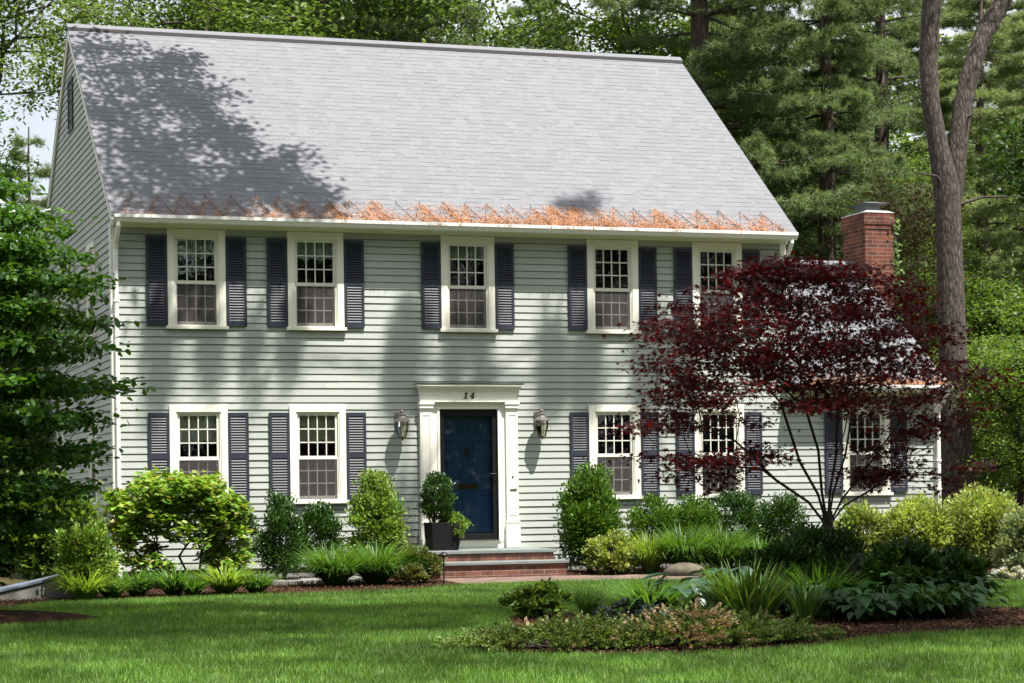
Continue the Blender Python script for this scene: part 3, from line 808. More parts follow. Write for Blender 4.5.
# mounded mulch of the ring
mb = MB(); n = 40
prof = [(2.0, 0), (1.7, .05), (1.2, .10), (.5, .13), (0.0, .14)]
for r, z in prof:
    for k in range(n): mb.v.append((-3.4+r*cos(2*pi*k/n), -8.6+r*.5*sin(2*pi*k/n), gz(0, -8.6)+z+.003+.02*sin(k*1.7)*(r > .3)))
for i in range(len(prof)-1):
    for k in range(n): mb.f.append((i*n+k, i*n+(k+1) % n, (i+1)*n+(k+1) % n, (i+1)*n+k))
tag(mb.build('mulch_mound', 'mulch', smooth=True), kind='structure')
PATH = [(4.62, -1.72), (6.78, -1.72), (8.0, -2.05), (9.6, -3.1), (13, -4.9), (22, -6.0), (22, -7.2), (13, -6.9), (9.6, -5.4), (8.2, -4.0), (6.0, -3.3), (4.5, -3.45)]
sheet('brick_path', PATH, 'brick_path', .014)
FLAG = [(.4, -2.25), (3.45, -2.15), (3.5, -1.1), (.4, -1.1)]
mb = MB()
x = .4
while x < 3.4:
    w = random.uniform(.4, .7); mb.box(x+.01, min(x+w, 3.5)-.01, -2.2+random.uniform(-.05, .05), -1.15, -.25, -.125+random.uniform(-.006, .006)); x += w
tag(mb.build('flagstone_path', 'concrete', bevel=.01), kind='structure')
# grass blades
def lawn_mask(x, y):
    m = inpoly(x, y, LAWN) & ~inpoly(x, y, ISL) & ~inpoly(x, y, RING)
    return m
rng = np.random.default_rng(3)
def grass_field(n, x0, x1, y0, y1, size):
    x = rng.uniform(x0, x1, n); y = rng.uniform(y0, y1, n)
    # patchy density and height
    k = (np.sin(x*1.3+2*np.sin(y*.7))+np.sin(y*1.9+x*.6+1.3))*.25+.5
    m = lawn_mask(x+rng.normal(0, .05, n), y+rng.normal(0, .06, n)) & (rng.random(n) < .65+.5*k)
    x, y, k = x[m], y[m], k[m]; n = len(x)
    P = np.stack([x, y, gzv(y)+.002], 1)
    lean = rng.normal(size=(n, 3))*.38; lean[:, 2] = 1
    S = size*rng.uniform(.55, 1.25, n)*(.8+.4*k)
    yaw = rdir(rng, n); yaw[:, 2] = 0
    return leaves(P, lean, unit(yaw), S, 'needle')
parts = [grass_field(820000, -5.5, 11.5, -20.5, -3.2, .062), grass_field(60000, 9, 20, -16, -5.5, .07)]
V, F = merge(parts)
tag(npmesh('grass', V, F, 'grass'), 'short mown green lawn grass in front of the house', 'grass', kind='stuff')
# mulch chips
def chips(poly, n, nm, lab, size=.026, mat='mulch_chip'):
    xs = [p[0] for p in poly]; ys = [p[1] for p in poly]
    x = rng.uniform(min(xs), max(xs), n); y = rng.uniform(min(ys), max(ys), n); m = inpoly(x, y, poly); x, y = x[m], y[m]; n = len(x)
    P = np.stack([x, y, gzv(y)+.014+rng.random(n)*.02], 1); D = rng.normal(size=(n, 3)); D[:, 2] *= .25
    Nn = rng.normal(size=(n, 3))*.4+np.array([0, 0, 1])
    V, F = leaves(P, D, Nn, size*rng.uniform(.5, 1.4, n), 'quad')
    tag(npmesh(nm, V, F, mat), lab, 'mulch', kind='stuff')
chips([(-2.2, 0), (-2.2, -6.1), (-1.6, -5.0), (-.5, -5.1), (2.0, -4.75), (3.6, -4.55), (4.5, -3.5), (4.6, 0)], 30000, 'mulch_chips', 'brown bark mulch litter in the foundation bed under the big sunlit shrub')
chips(BEDR[:5]+[(14, .0)], 26000, 'mulch_chips', 'bark mulch litter in the foundation bed on the doorbell side')
chips(ISL, 40000, 'mulch_chips', 'dark bark mulch around the island bed plants', .028)

# ================================================================== SHRUBS AND PLANTS
def lumpy(rng, D, seed, k=7, amp=.18):
    r2 = np.random.default_rng(seed); c = rdir(r2, k); out = np.ones(len(D))
    for i in range(k): out += amp*(r2.random()-.35)*np.exp(4.5*(D@c[i]-1))*2
    return out
def shrub(name, x, y, rx, ry, ztop, zbot, n, size, mat, label, cat='shrub', shape=(1., .8), seed=0, kind='oval', stems=5, hollow=.35, up=.4, clumps=60, sharp=1.0, jag=.12, group=None, wcol='bark_dark', tip=0.):
    """crown of clumped leaves round a lumpy egg; shape=(widest height fraction...)"""
    rng = np.random.default_rng(seed+100); n = int(n*1.7); size = size*1.36
    g = gz(x, y); root = empty(name, (x, y, g), label=label, cat=cat, group=group)
    h = (ztop-zbot)/2; zc = zbot+h-g
    C = rdir(rng, clumps); C[:, 2] = np.where(C[:, 2] < -.6, C[:, 2]*.5, C[:, 2]); C = unit(C)
    rr = lumpy(rng, C, seed)*(1-jag*rng.random(clumps)); rr *= (1-hollow*rng.random(clumps)**2)
    wide = np.ones(clumps)
    if sharp != 1.0: wide = 1-(1-sharp)*np.clip(C[:, 2]*.5+.5, 0, 1)**1.3
    cen = np.stack([C[:, 0]*rr*rx*wide, C[:, 1]*rr*ry*wide, zc+C[:, 2]*rr*h], 1)*1.0
    idx = rng.integers(0, clumps, n); sp = .17*min(rx, h)
    off = rng.normal(size=(n, 3))*sp*np.array([1, 1, .8])
    P = cen[idx]+off
    P[:, 2] = np.maximum(P[:, 2], .03)
    out = unit(P-np.array([0, 0, zc*.7])); D = out+rdir(rng, n)*.75+np.array([0, 0, up]); Nn = out*.6+np.array([0, 0, 1.])+rdir(rng, n)*.5
    V, F = leaves(P, D, Nn, size*rng.uniform(.6, 1.25, n), kind)
    npmesh('foliage', V, F, mat, root)
    mb = MB()
    for k in range(stems):
        a = rng.uniform(0, 2*pi); t = cen[rng.integers(0, clumps)]*.8; t[2] = abs(t[2])
        b = np.array([cos(a)*.06, sin(a)*.06, -.02]); m = (b+t)/2+rng.normal(size=3)*.03; m[2] = t[2]*.45; m[:2] *= .7
        mb.tube([b, m, t], [.016*(1+rx), .012*(1+rx), .004], 5, caps=False)
    for i in range(clumps//2):
        t = cen[i]; m = t*np.array([.35, .35, .55]); mb.tube([m*np.array([.3, .3, .8]), m, t], [.008, .006, .002], 4, caps=False)
    mb.build('stems', wcol, root, smooth=True)
    return root

def rhodo(x, y, seed=4):
    rng = np.random.default_rng(seed); g = gz(x, y)
    root = empty('rhododendron', (x, y, g), label='big sunlit yellow-green open rhododendron with bare crooked stems against the wall', cat='shrub')
    T = []
    for i in range(230):
        a = rng.uniform(0, 2*pi); r = math.sqrt(rng.random()); xx = 1.02*r*cos(a); yy = .7*r*sin(a)
        zt = 1.72*(1-.30*(abs(xx)/1.1)**2.4)*(1-.10*rng.random()); z = zt-abs(rng.normal(0, .34))-(.15 if r > .8 else 0)
        if z < .75: z = rng.uniform(.7, 1.4)
        T.append((xx, yy, z))
    for i in range(60):
        a = rng.uniform(0, 2*pi); q_ = rng.uniform(.6, 1); T.append((1.02*q_*cos(a), .6*q_*sin(a), rng.uniform(.28, 1.05)))
    T = np.array(T)
    ch = []
    for k in range(5):
        b = np.array([-.45+.24*k, rng.uniform(-.12, .12), 0]); sel = np.argsort(np.abs(T[:, 0]-b[0]*2)+rng.random(len(T))*.3)
        t2 = T[sel[:70]]; top = b+np.array([b[0]*.25, 0, .45])
        ch += skeleton([b, (b+top)/2+rng.normal(size=3)*.04, top], t2, rng, r_tip=.0045, step=.18, arch=.02)
    wood('stems', ch, 'bark_dark', root, 5)
    m = 36; idx = np.repeat(np.arange(len(T)), m); n = len(idx)
    an = rng.random(n)*2*pi; D = np.stack([np.cos(an), np.sin(an), rng.uniform(-.6, .55, n)], 1)
    P = T[idx]+rng.normal(size=(n, 3))*np.array([.055, .055, .045])
    V, F = leaves(P, D, np.tile((0, 0, 1.), (n, 1))+rdir(rng, n)*.7, rng.uniform(.075, .14, n), 'oval')
    npmesh('foliage', V, F, 'leaf_rhodo', root)
rhodo(.62, -1.9)

BL = {}
def blades(name, x, y, r, h, n, width, mat, label, cat='plant', seed=0, droop=.9, spread=1.0, group=None, rbase=.25, segs=5, extra=None, floor=.02):
    rng = np.random.default_rng(seed+500); g = gz(x, y)
    if cat == 'daylily': r *= 1.4; rbase = .14; droop *= 1.12; spread *= 1.1; n = int(n*1.9); h *= 1.08; width *= .95
    root = empty(name, (x, y, g), label=label, cat=cat, group=group)
    a = rng.random(n)*2*pi; rb = r*rbase*np.sqrt(rng.random(n)); base = np.stack([rb*np.cos(a), rb*np.sin(a), np.zeros(n)], 1)
    a2 = a+rng.normal(0, .5, n); out = np.stack([np.cos(a2), np.sin(a2), np.zeros(n)], 1); side = np.stack([-np.sin(a2), np.cos(a2), np.zeros(n)], 1)
    L = h*rng.uniform(.75, 1.3, n); reach = r*(1-rbase*.6)*spread*rng.uniform(.25, 1.1, n); dr = droop*rng.uniform(.3, 1.15, n)
    t = np.linspace(0, 1, segs+1)
    cx = reach[:, None]*(t**(1.15 if cat == 'daylily' else 1.4))[None]; cz = L[:, None]*(t[None]-dr[:, None]*.62*t[None]**2.6)
    cz = np.maximum(cz, floor*t[None])
    w = width*(np.array([.6, 1, 1, .85, .55, .04])[:segs+1] if segs == 5 else np.linspace(1, .05, segs+1))
    C = base[:, None, :]+out[:, None, :]*cx[..., None]+np.array([0, 0, 1.])*cz[..., None]
    wv = side[:, None, :]*(w[None, :, None]*rng.uniform(.7, 1.2, n)[:, None, None])/2
    V = np.stack([C-wv, C+wv], 2).reshape(n, -1, 3); m = V.shape[1]
    F = np.array([(2*i, 2*i+1, 2*i+3, 2*i+2) for i in range(segs)])
    Fa = (F[None]+(np.arange(n)*m)[:, None, None]).reshape(-1, 4)
    npmesh('blades', V.reshape(-1, 3), Fa, mat, root)
    return root
def bigleaf(rng, n, P0, reach, hgt, size, cup=.12):
    """hosta leaves: petiole plus broad pointed blade, arching"""
    a = rng.random(n)*2*pi; out = np.stack([np.cos(a), np.sin(a), np.zeros(n)], 1); side = np.stack([-np.sin(a), np.cos(a), np.zeros(n)], 1)
    rc = reach*rng.uniform(.2, 1, n); hh = hgt*rng.uniform(.6, 1.05, n)*(1-.35*(rc/reach)**2); S = size*rng.uniform(.7, 1.2, n)
    nu, nv = 6, 4; us = np.linspace(0, 1, nu+1); prof = np.array([.05, .75, 1., .93, .72, .38, .02])*.36
    tilt = rng.uniform(-.75, .15, n); V = []; 
    for i in range(nu+1):
        for j in range(-nv//2, nv//2+1):
            v = j/(nv/2); w = prof[i]*S*v
            lx = us[i]*S; z = np.sin(tilt)*lx-.22*S*us[i]**2+cup*S*abs(v)*prof[i]*2.2+.01*np.sin(i*2+j*3)*S
            V.append(P0+out*(rc+np.cos(tilt)*lx)[:, None]+side*w[:, None]+np.array([0, 0, 1.])*(hh+z)[:, None])
    V = np.stack(V, 1); nvv = nv+1
    F = np.array([(i*nvv+j, i*nvv+j+1, (i+1)*nvv+j+1, (i+1)*nvv+j) for i in range(nu) for j in range(nv)])
    Fa = (F[None]+(np.arange(n)*V.shape[1])[:, None, None]).reshape(-1, 4)
    st = np.stack([P0+out*(rc*.05)[:, None]+side*.004, P0+out*(rc*.05)[:, None]-side*.004, P0+out*rc[:, None]-side*.004+np.array([0, 0, 1.])*hh[:, None], P0+out*rc[:, None]+side*.004+np.array([0, 0, 1.])*hh[:, None]], 1)
    return V.reshape(-1, 3), Fa, st.reshape(-1, 3), np.arange(n*4).reshape(-1, 4)
def hosta(x, y, reach, hgt, n, size, mat, label, seed=0, name='hosta'):
    rng = np.random.default_rng(seed+900); root = empty(name, (x, y, gz(x, y)), label=label, cat='plant')
    V, F, V2, F2 = bigleaf(rng, n, np.zeros((n, 3)), reach, hgt, size)
    npmesh('leaf_blades', V, F, mat, root, smooth=True); npmesh('leaf_stalks', V2, F2, mat, root)
    return root

# foundation planting, left of the door
shrub('viburnum', -1.35, -3.2, .50, .5, 1.25, -.05, 5200, .085, 'leaf_maple_bg', 'broad-leaved mid green viburnum under the dogwood beside the gable corner', seed=1, clumps=70)
shrub('viburnum', -2.2, -2.6, .65, .5, 1.1, .05, 5200, .085, 'leaf_dark', 'dark leafy shrub at the frame edge behind the dogwood trunk', seed=31, clumps=70)
shrub('yellow_shrub', -1.0, -4.5, .36, .34, .80, -.15, 3800, .045, 'leaf_lime', 'small yellow-green fine-leaved shrub below the dogwood crown', seed=2, clumps=50, jag=.3)
shrub('dark_holly', 1.52, -.75, .36, .34, 1.05, -.15, 6500, .035, 'leaf_holly', 'dark green holly partly hidden behind the rhododendron', seed=3, clumps=70)
shrub('cone_holly', 2.25, -1.45, .37, .36, 1.02, -.05, 8500, .033, 'leaf_holly', 'dark upright holly tapering to a bare stem between two windows', seed=4, clumps=90, sharp=.55)
shrub('round_holly', 3.0, -.85, .32, .32, .97, .0, 6500, .033, 'leaf_holly', 'smaller dark rounded holly under the second lower window', seed=5, clumps=80, sharp=.75)
shrub('variegated_holly', 3.88, -.95, .42, .40, 1.50, -.1, 9500, .04, 'leaf_lime', 'tall lime and cream variegated holly by the lantern near the door', seed=6, clumps=110, sharp=.6, jag=.25)
shrub('azalea', 4.0, -2.7, .42, .36, .34, -.12, 3600, .04, 'leaf_azalea', 'low olive and reddish azalea beside the brick steps', seed=7, clumps=50, jag=.3)
shrub('azalea', 3.75, -3.4, .25, .22, .10, -.17, 1400, .035, 'leaf_azalea', 'tiny olive azalea at the lawn edge in front of the steps', seed=47, clumps=30, jag=.3)
blades('daylily', 2.72, -2.9, .56, .62, 520, .017, 'blade_green', 'arching green daylily clump below the round holly', 'daylily', seed=1, group='daylilies in the bed by the second window')
blades('daylily', 3.38, -2.75, .60, .66, 560, .017, 'blade_green', 'arching green daylily clump in front of the variegated holly', 'daylily', seed=2, group='daylilies in the bed by the second window')
blades('daylily', -1.12, -4.9, .42, .46, 300, .018, 'blade_bright', 'bright grassy daylily clump at the lawn edge under the yellow shrub', 'daylily', seed=3)
blades('daylily', -.35, -4.3, .34, .40, 240, .02, 'blade_green', 'grassy daylily clump at the lawn edge below the house corner', 'daylily', seed=4)
blades('daylily', .12, -4.4, .36, .42, 240, .022, 'blade_green', 'broad-bladed daylily under the bare stems of the rhododendron', 'daylily', seed=5)
blades('daylily', .85, -4.3, .42, .44, 290, .022, 'blade_bright', 'bright broad-bladed daylily right under the sunlit rhododendron crown', 'daylily', seed=6)
blades('daylily', .35, -4.55, .30, .34, 150, .02, 'blade_green', 'small daylily tuft filling the edge between two daylilies under the rhododendron', 'daylily', seed=31)
blades('daylily', -.75, -4.75, .30, .36, 150, .02, 'blade_green', 'small daylily tuft below the gable corner downspout', 'daylily', seed=32)
blades('daylily', 1.25, -4.4, .34, .36, 170, .02, 'blade_green', 'small daylily tuft at the end of the rhododendron row', 'daylily', seed=33)
# right of the door
shrub('holly', 7.40, -.95, .47, .46, 1.50, -.1, 15000, .042, 'leaf_holly_mid', 'large glossy rounded holly standing beside the brick steps', seed=8, clumps=150, sharp=.78)
shrub('azalea', 7.5, -1.75, .40, .34, .40, -.14, 3800, .045, 'leaf_azalea_pale', 'pale yellow-green azalea at the foot of the large holly', seed=9, clumps=55, jag=.3)
for i, (x, r, zt, lab) in enumerate([(8.56, .36, 1.03, 'rounded boxwood ball beside the large holly under a lower window edge'), (9.27, .38, 1.0, 'rounded boxwood ball below the shutter between two lower windows'),
                                (10.04, .42, 1.02, 'rounded boxwood ball under the last lower window, behind the maple twigs'), (10.87, .42, 1.0, 'rounded boxwood ball nearest the wing window, behind the maple')]):
    shrub('boxwood', x, -.8, r, .36, zt, -.1, 7500, .032, 'leaf_holly_mid' if i < 2 else 'leaf_holly', lab, seed=10+i, clumps=90, group='boxwood balls along the front wall')
blades('daylily', 8.12, -1.75, .40, .70, 330, .018, 'blade_bright', 'bright sunlit daylily clump behind the boulder', 'daylily', seed=7, group='daylilies right of the door')
blades('daylily', 8.62, -2.0, .50, .82, 520, .018, 'blade_green', 'tall green daylily clump below the first boxwood balls', 'daylily', seed=8, group='daylilies right of the door')
blades('daylily', 9.2, -2.1, .50, .78, 500, .018, 'blade_green', 'middle tall daylily clump in the bed before the boxwoods', 'daylily', seed=9, group='daylilies right of the door')
blades('daylily', 9.85, -2.2, .52, .60, 480, .018, 'blade_green', 'lower daylily clump in front of the third boxwood ball', 'daylily', seed=10, group='daylilies right of the door')
blades('daylily', 10.5, -2.5, .48, .55, 380, .018, 'blade_green', 'daylily clump nearest the maple stems in the wall bed', 'daylily', seed=11, group='daylilies right of the door')
shrub('azalea', 11.75, -2.0, .46, .42, .80, -.1, 4300, .05, 'leaf_azalea_pale', 'open yellow-green azalea behind the maple stems under the wing window', seed=20, clumps=60, jag=.35)
shrub('azalea', 12.5, -2.5, .62, .55, .88, -.15, 9500, .05, 'leaf_azalea_pale', 'wide sunlit yellow-green azalea under the wing corner', seed=21, clumps=110, jag=.25)
shrub('azalea', 13.5, -2.8, .66, .6, .98, -.15, 9500, .05, 'leaf_azalea_pale', 'tallest sunlit yellow-green azalea past the wing corner', seed=22, clumps=110, jag=.25)
shrub('azalea', 14.6, -3.0, .55, .5, .70, -.15, 6000, .05, 'leaf_azalea_pale', 'sunlit azalea furthest from the house at the frame edge', seed=24, clumps=80, jag=.25)
shrub('grey_shrub', 12.3, -6.0, .38, .4, .72, -.2, 4200, .045, 'leaf_greygreen', 'grey-green shrub cut by the frame edge beside the side lawn', seed=23, clumps=60)
shrub('flower_patch', 11.85, -6.4, .38, .22, -.06, -.2, 1600, .035, 'flowers_pale', 'low patch of pale blue and cream flowers at the side lawn edge', 'flowers', seed=25, clumps=40, stems=0)
# boulder
def boulder(x, y, rx, ry, rz, label, seed):
    r = np.random.default_rng(seed); mb = MB(); nu, nv = 20, 10
    c = rdir(r, 9); am = r.uniform(-.2, .12, 9)
    V = []
    for j in range(nv+1):
        for i in range(nu):
            th = pi*j/nv; ph = 2*pi*i/nu; d = np.array([sin(th)*cos(ph), sin(th)*sin(ph), cos(th)])
            s = 1+.05*sin(ph*5+th*4)*sin(th)+sum(am[k]*max(0, d@c[k])**3 for k in range(9))
            V.append((d[0]*rx*s, d[1]*ry*s, d[2]*rz*s))
    F = [(j*nu+i, j*nu+(i+1) % nu, (j+1)*nu+(i+1) % nu, (j+1)*nu+i) for j in range(nv) for i in range(nu)]
    mb.add(V, F); o = mb.build('boulder', 'stone_dark' if seed == 8 else 'stone', smooth=True, loc=(x, y, gz(x, y)+rz*.25)); tag(o, label, 'boulder'); return o
boulder(8.3, -2.7, .34, .24, .17, 'tan boulder at the path edge in front of the daylilies', 3)
boulder(6.75, -11.4, .36, .3, .60, 'dark upright garden boulder half hidden behind the maple stems', 8)

# potted boxwood
pt = empty('planter', (5.0, -.72, .236), label='black square planter holding a clipped boxwood ball on the top step', cat='planter')
mb = MB(); a, b, h = .205, .228, .44
mb.add([(-a,-a,0),(a,-a,0),(a,a,0),(-a,a,0),(-b,-b,h),(b,-b,h),(b,b,h),(-b,b,h),(-b+.035,-b+.035,h),(b-.035,-b+.035,h),(b-.035,b-.035,h),(-b+.035,b-.035,h),(-b+.04,-b+.04,h-.05),(b-.04,-b+.04,h-.05),(b-.04,b-.04,h-.05),(-b+.04,b-.04,h-.05)],
       [(0,3,2,1),(0,1,5,4),(1,2,6,5),(2,3,7,6),(3,0,4,7),(4,5,9,8),(5,6,10,9),(6,7,11,10),(7,4,8,11),(8,9,13,12),(9,10,14,13),(10,11,15,14),(11,8,12,15)])
mb.build('pot', 'pot_black', pt, bevel=.008)
mb = MB(); mb.box(-b+.036, b-.036, -b+.036, b-.036, h-.1, h-.045); mb.build('potting_soil', 'soil', pt)
bb = shrub('boxwood_ball', 4.92, -.74, .225, .225, 1.36, .70, 6500, .028, 'leaf_holly', 'tall clipped egg-shaped boxwood ball in the black planter', cat='shrub', seed=26, clumps=110, hollow=.15, jag=.06, sharp=.85)
tr = shrub('trailing_plant', 5.2, -.78, .19, .18, .80, .42, 1500, .034, 'leaf_lime', 'pale trailing plant spilling over the side of the black planter', cat='plant', seed=27, clumps=30, jag=.3, stems=2)

# path light and stake
pl = empty('path_light', (4.24, -3.35, gz(0, -3.35)), label='thin black metal path light at the lawn edge before the steps', cat='path light')
MB().tube([(0, 0, -.05), (0, 0, .44)], .011, 8).build('post', 'black_metal', pl)
MB().lathe([(0, .49), (.02, .485), (.075, .45), (.078, .44), (0, .445)], 16).build('lamp_cap', 'black_metal', pl, smooth=True)
MB().lathe([(.02, .40), (.028, .41), (.028, .445)], 10).build('lamp_lens', 'lamp_glass', pl)
mb = MB(); mb.lathe([(.012, 0), (.012, .16), (.028, .165), (.028, .20), (0, .205)], 8); tag(mb.build('sprinkler_stake', 'black_metal', loc=(1.68, -2.6, gz(0, -2.6))), 'small dark garden stake in the mulch below the cone holly', 'stake')

# cellar bulkhead beside the gable
bk = empty('cellar_bulkhead', (-1.78, -3.95, gz(0, -4)), label='low sloping blue-grey plank hatch beside the lawn under the dogwood', cat='bulkhead')
mb = MB(); mb.prism([(-.80, 0), (.60, 0), (.60, .30), (-.80, .0)], -.30, .30); mb.build('base', 'concrete', bk)
for k, (y0, y1) in enumerate([(-.32, -.11), (-.10, .11), (.12, .32)]):
    mb = MB(); mb.prism([(-.84, .012), (.64, .33), (.64, .36), (-.84, .042)], y0, y1)
    mb.build('door_leaf', 'bulkhead_paint', bk)

# ---------------------------------------------------------------- island bed
blades('iris', 4.62, -13.0, .62, .68, 300, .026, 'blade_yellow', 'tall stiff yellow-green iris clump in front of the hostas in the island bed', 'iris', seed=20, droop=.55, spread=1.1, rbase=.4)
blades('iris', 5.1, -13.3, .36, .5, 70, .028, 'blade_yellow', 'leaning outer iris fan at the mulch edge of the island bed', 'iris', seed=21, droop=.35, spread=.9)
blades('daylily', 3.9, -12.1, .52, .52, 300, .020, 'blade_green', 'loose green daylily clump behind the juniper in the island bed', 'daylily', seed=22)
hosta(4.55, -12.0, .55, .58, 26, .30, 'hosta_blue', 'blue-green big-leaved hosta rising through the iris clump', 1)
hosta(5.05, -11.7, .55, .60, 30, .28, 'hosta_blue', 'blue-green hosta behind the iris, beside the maple', 2)
hosta(4.15, -12.5, .32, .42, 10, .27, 'hosta_blue', 'single hosta with one broad blue leaf left of the iris', 3)
hosta(6.3, -12.9, .62, .42, 96, .179, 'hosta_leaf', 'dark green hosta at the front edge under the maple', 4)
hosta(6.85, -12.3, .58, .5, 96, .172, 'hosta_leaf', 'dark green hosta behind, under the outer maple branches', 5)
hosta(5.75, -12.6, .52, .42, 80, .172, 'hosta_leaf', 'dark green hosta between the iris and the maple', 6)
hosta(7.6, -12.1, .5, .52, 96, .156, 'hosta_leaf', 'dark leafy hosta at the far end of the island bed', 7)
hosta(5.5, -11.3, .5, .45, 73, .172, 'hosta_leaf', 'dark hosta behind the iris in the island shade', 8)
blades('daylily', 5.95, -12.0, .55, .62, 330, .02, 'blade_green', 'shaded daylily clump at the foot of the maple stems', 'daylily', seed=24)
blades('daylily', 6.75, -12.9, .45, .40, 200, .02, 'blade_green', 'small shaded daylily at the front mulch edge under the maple', 'daylily', seed=25)
shrub('evergreen_mound', 6.35, -11.2, .55, .5, .62, -.2, 9000, .04, 'leaf_dark', 'dark evergreen mound shrub around the maple base', seed=40, clumps=90)
shrub('peony', 7.45, -12.2, .30, .32, .34, -.2, 3600, .06, 'leaf_dark', 'dark leafy peony at the far end of the island bed', seed=41, clumps=50)
shrub('fern_plant', 3.05, -10.9, .34, .3, .10, -.25, 2600, .045, 'leaf_maple_bg', 'small bushy green perennial at the lawn side of the island bed', 'plant', seed=42, clumps=40, jag=.35)
blades('feather_grass', 3.72, -10.7, .32, .34, 500, .006, 'blade_green', 'fine feathery grass tuft behind the juniper', 'grass clump', seed=26, droop=.5)
shrub('blue_groundcover', 3.5, -12.5, .36, .26, -.05, -.28, 1800, .04, 'blue_foliage', 'low dark blue-grey leaved plant behind the juniper', 'plant', seed=43, clumps=40, stems=0)
hosta(6.9, -13.0, .5, .36, 73, .148, 'hosta_leaf', 'dark hosta nearest the lawn at the far half of the island', 9)
hosta(7.35, -12.6, .5, .45, 80, .148, 'hosta_leaf', 'dark hosta in front of the peony', 10)
hosta(5.9, -13.2, .42, .32, 64, .140, 'hosta_leaf', 'low dark hosta at the front mulch edge beside the iris', 11)
shrub('evergreen_mound', 5.75, -11.4, .42, .4, .50, -.2, 6500, .04, 'leaf_dark', 'smaller dark mound shrub between iris and maple base', seed=44, clumps=70)
shrub('peony', 6.95, -11.9, .42, .38, .46, -.2, 4200, .06, 'leaf_dark', 'taller dark leafy peony behind the hostas under the maple', seed=45, clumps=60, jag=.3)
# prostrate juniper
def juniper(x, y, rx, ry, h, seed, label, tan=.12):
    rng = np.random.default_rng(seed); root = empty('juniper', (x, y, gz(x, y)), label=label, cat='juniper')
    nb = int(760*rx*ry/.8); a = rng.random(nb)*2*pi; r = np.sqrt(rng.random(nb)); cx = rx*r*np.cos(a); cy = ry*r*np.sin(a)
    cz = h*(1-r**2.2)*(.7+.45*np.sin(cx*5+1)*np.cos(cy*6))+.03+.07*rng.random(nb)**2
    cx = cx*(1+.12*np.sin(a*7)+.08*np.sin(a*13)); cy = cy*(1+.15*np.sin(a*6+1)); C = np.stack([cx, cy, cz], 1); out = unit(np.stack([cx/rx**2, cy/ry**2, .25+0*cx], 1)+rng.normal(size=(nb, 3))*.35)
    out[:, 2] = np.abs(out[:, 2])*.7
    m = 70; idx = np.repeat(np.arange(nb), m); f = rng.random(len(idx)); L = .21
    P = C[idx]+out[idx]*(f*L)[:, None]+rng.normal(size=(len(idx), 3))*.006
    D = out[idx]*1.1+rdir(rng, len(idx))*.6
    V, F = leaves(P, D, rdir(rng, len(idx)), rng.uniform(.018, .04, len(idx))*.85, 'needle' if False else 'quad')
    # tan tips where the sprays have browned, in patches
    px_ = C[:, 0]/rx; patch = tan*np.exp(-((px_+.1)/.5)**2)*(.5+.5*np.sin(px_*9)*np.cos(C[:, 1]*8+1)) > rng.random(nb)*.75
    pl_ = patch[idx] & (f > .25)
    T = len(LEAF['quad'][0]); Vr = V.reshape(-1, T, 3)
    for nm, mask, mt in (('foliage', ~pl_, 'juniper_green'), ('browned_foliage', pl_, 'juniper_tan')):
        vv = Vr[mask].reshape(-1, 3); n = mask.sum()
        if n: npmesh(nm, vv, np.arange(n*T).reshape(-1, T)[:, [0, 1, 2, 3]], mt, root)
    mb = MB()
    for i in range(0, nb, 6): mb.tube([(0, 0, .02), C[i]*np.array([.5, .5, .4]), C[i]], [.012, .008, .003], 4, caps=False)
    mb.build('stems', 'bark_dark', root)
    return root
juniper(1.95, -14.8, .95, .62, .13, 1, 'low spreading green juniper at the lawn end of the island bed')
juniper(3.05, -15.0, .95, .70, .19, 2, 'low spreading juniper with tan browned tips in the island bed', tan=.9)
juniper(3.75, -14.9, .75, .50, .09, 3, 'low green juniper mat at the mulch edge before the iris', tan=.1)

# ================================================================== TREES
def leafcloud(T, m, spread, size, kind, rng, flat=.5, droop=-.15, nup=1.):
    idx = np.repeat(np.arange(len(T)), m); n = len(idx)
    P = T[idx]+rng.normal(size=(n, 3))*spread*np.array([1, 1, flat])
    D = rdir(rng, n); D[:, 2] = D[:, 2]*.5+droop
    Nn = np.array([0, 0, nup])+rdir(rng, n)*.7
    return leaves(P, D, Nn, size*rng.uniform(.65, 1.25, n), kind)

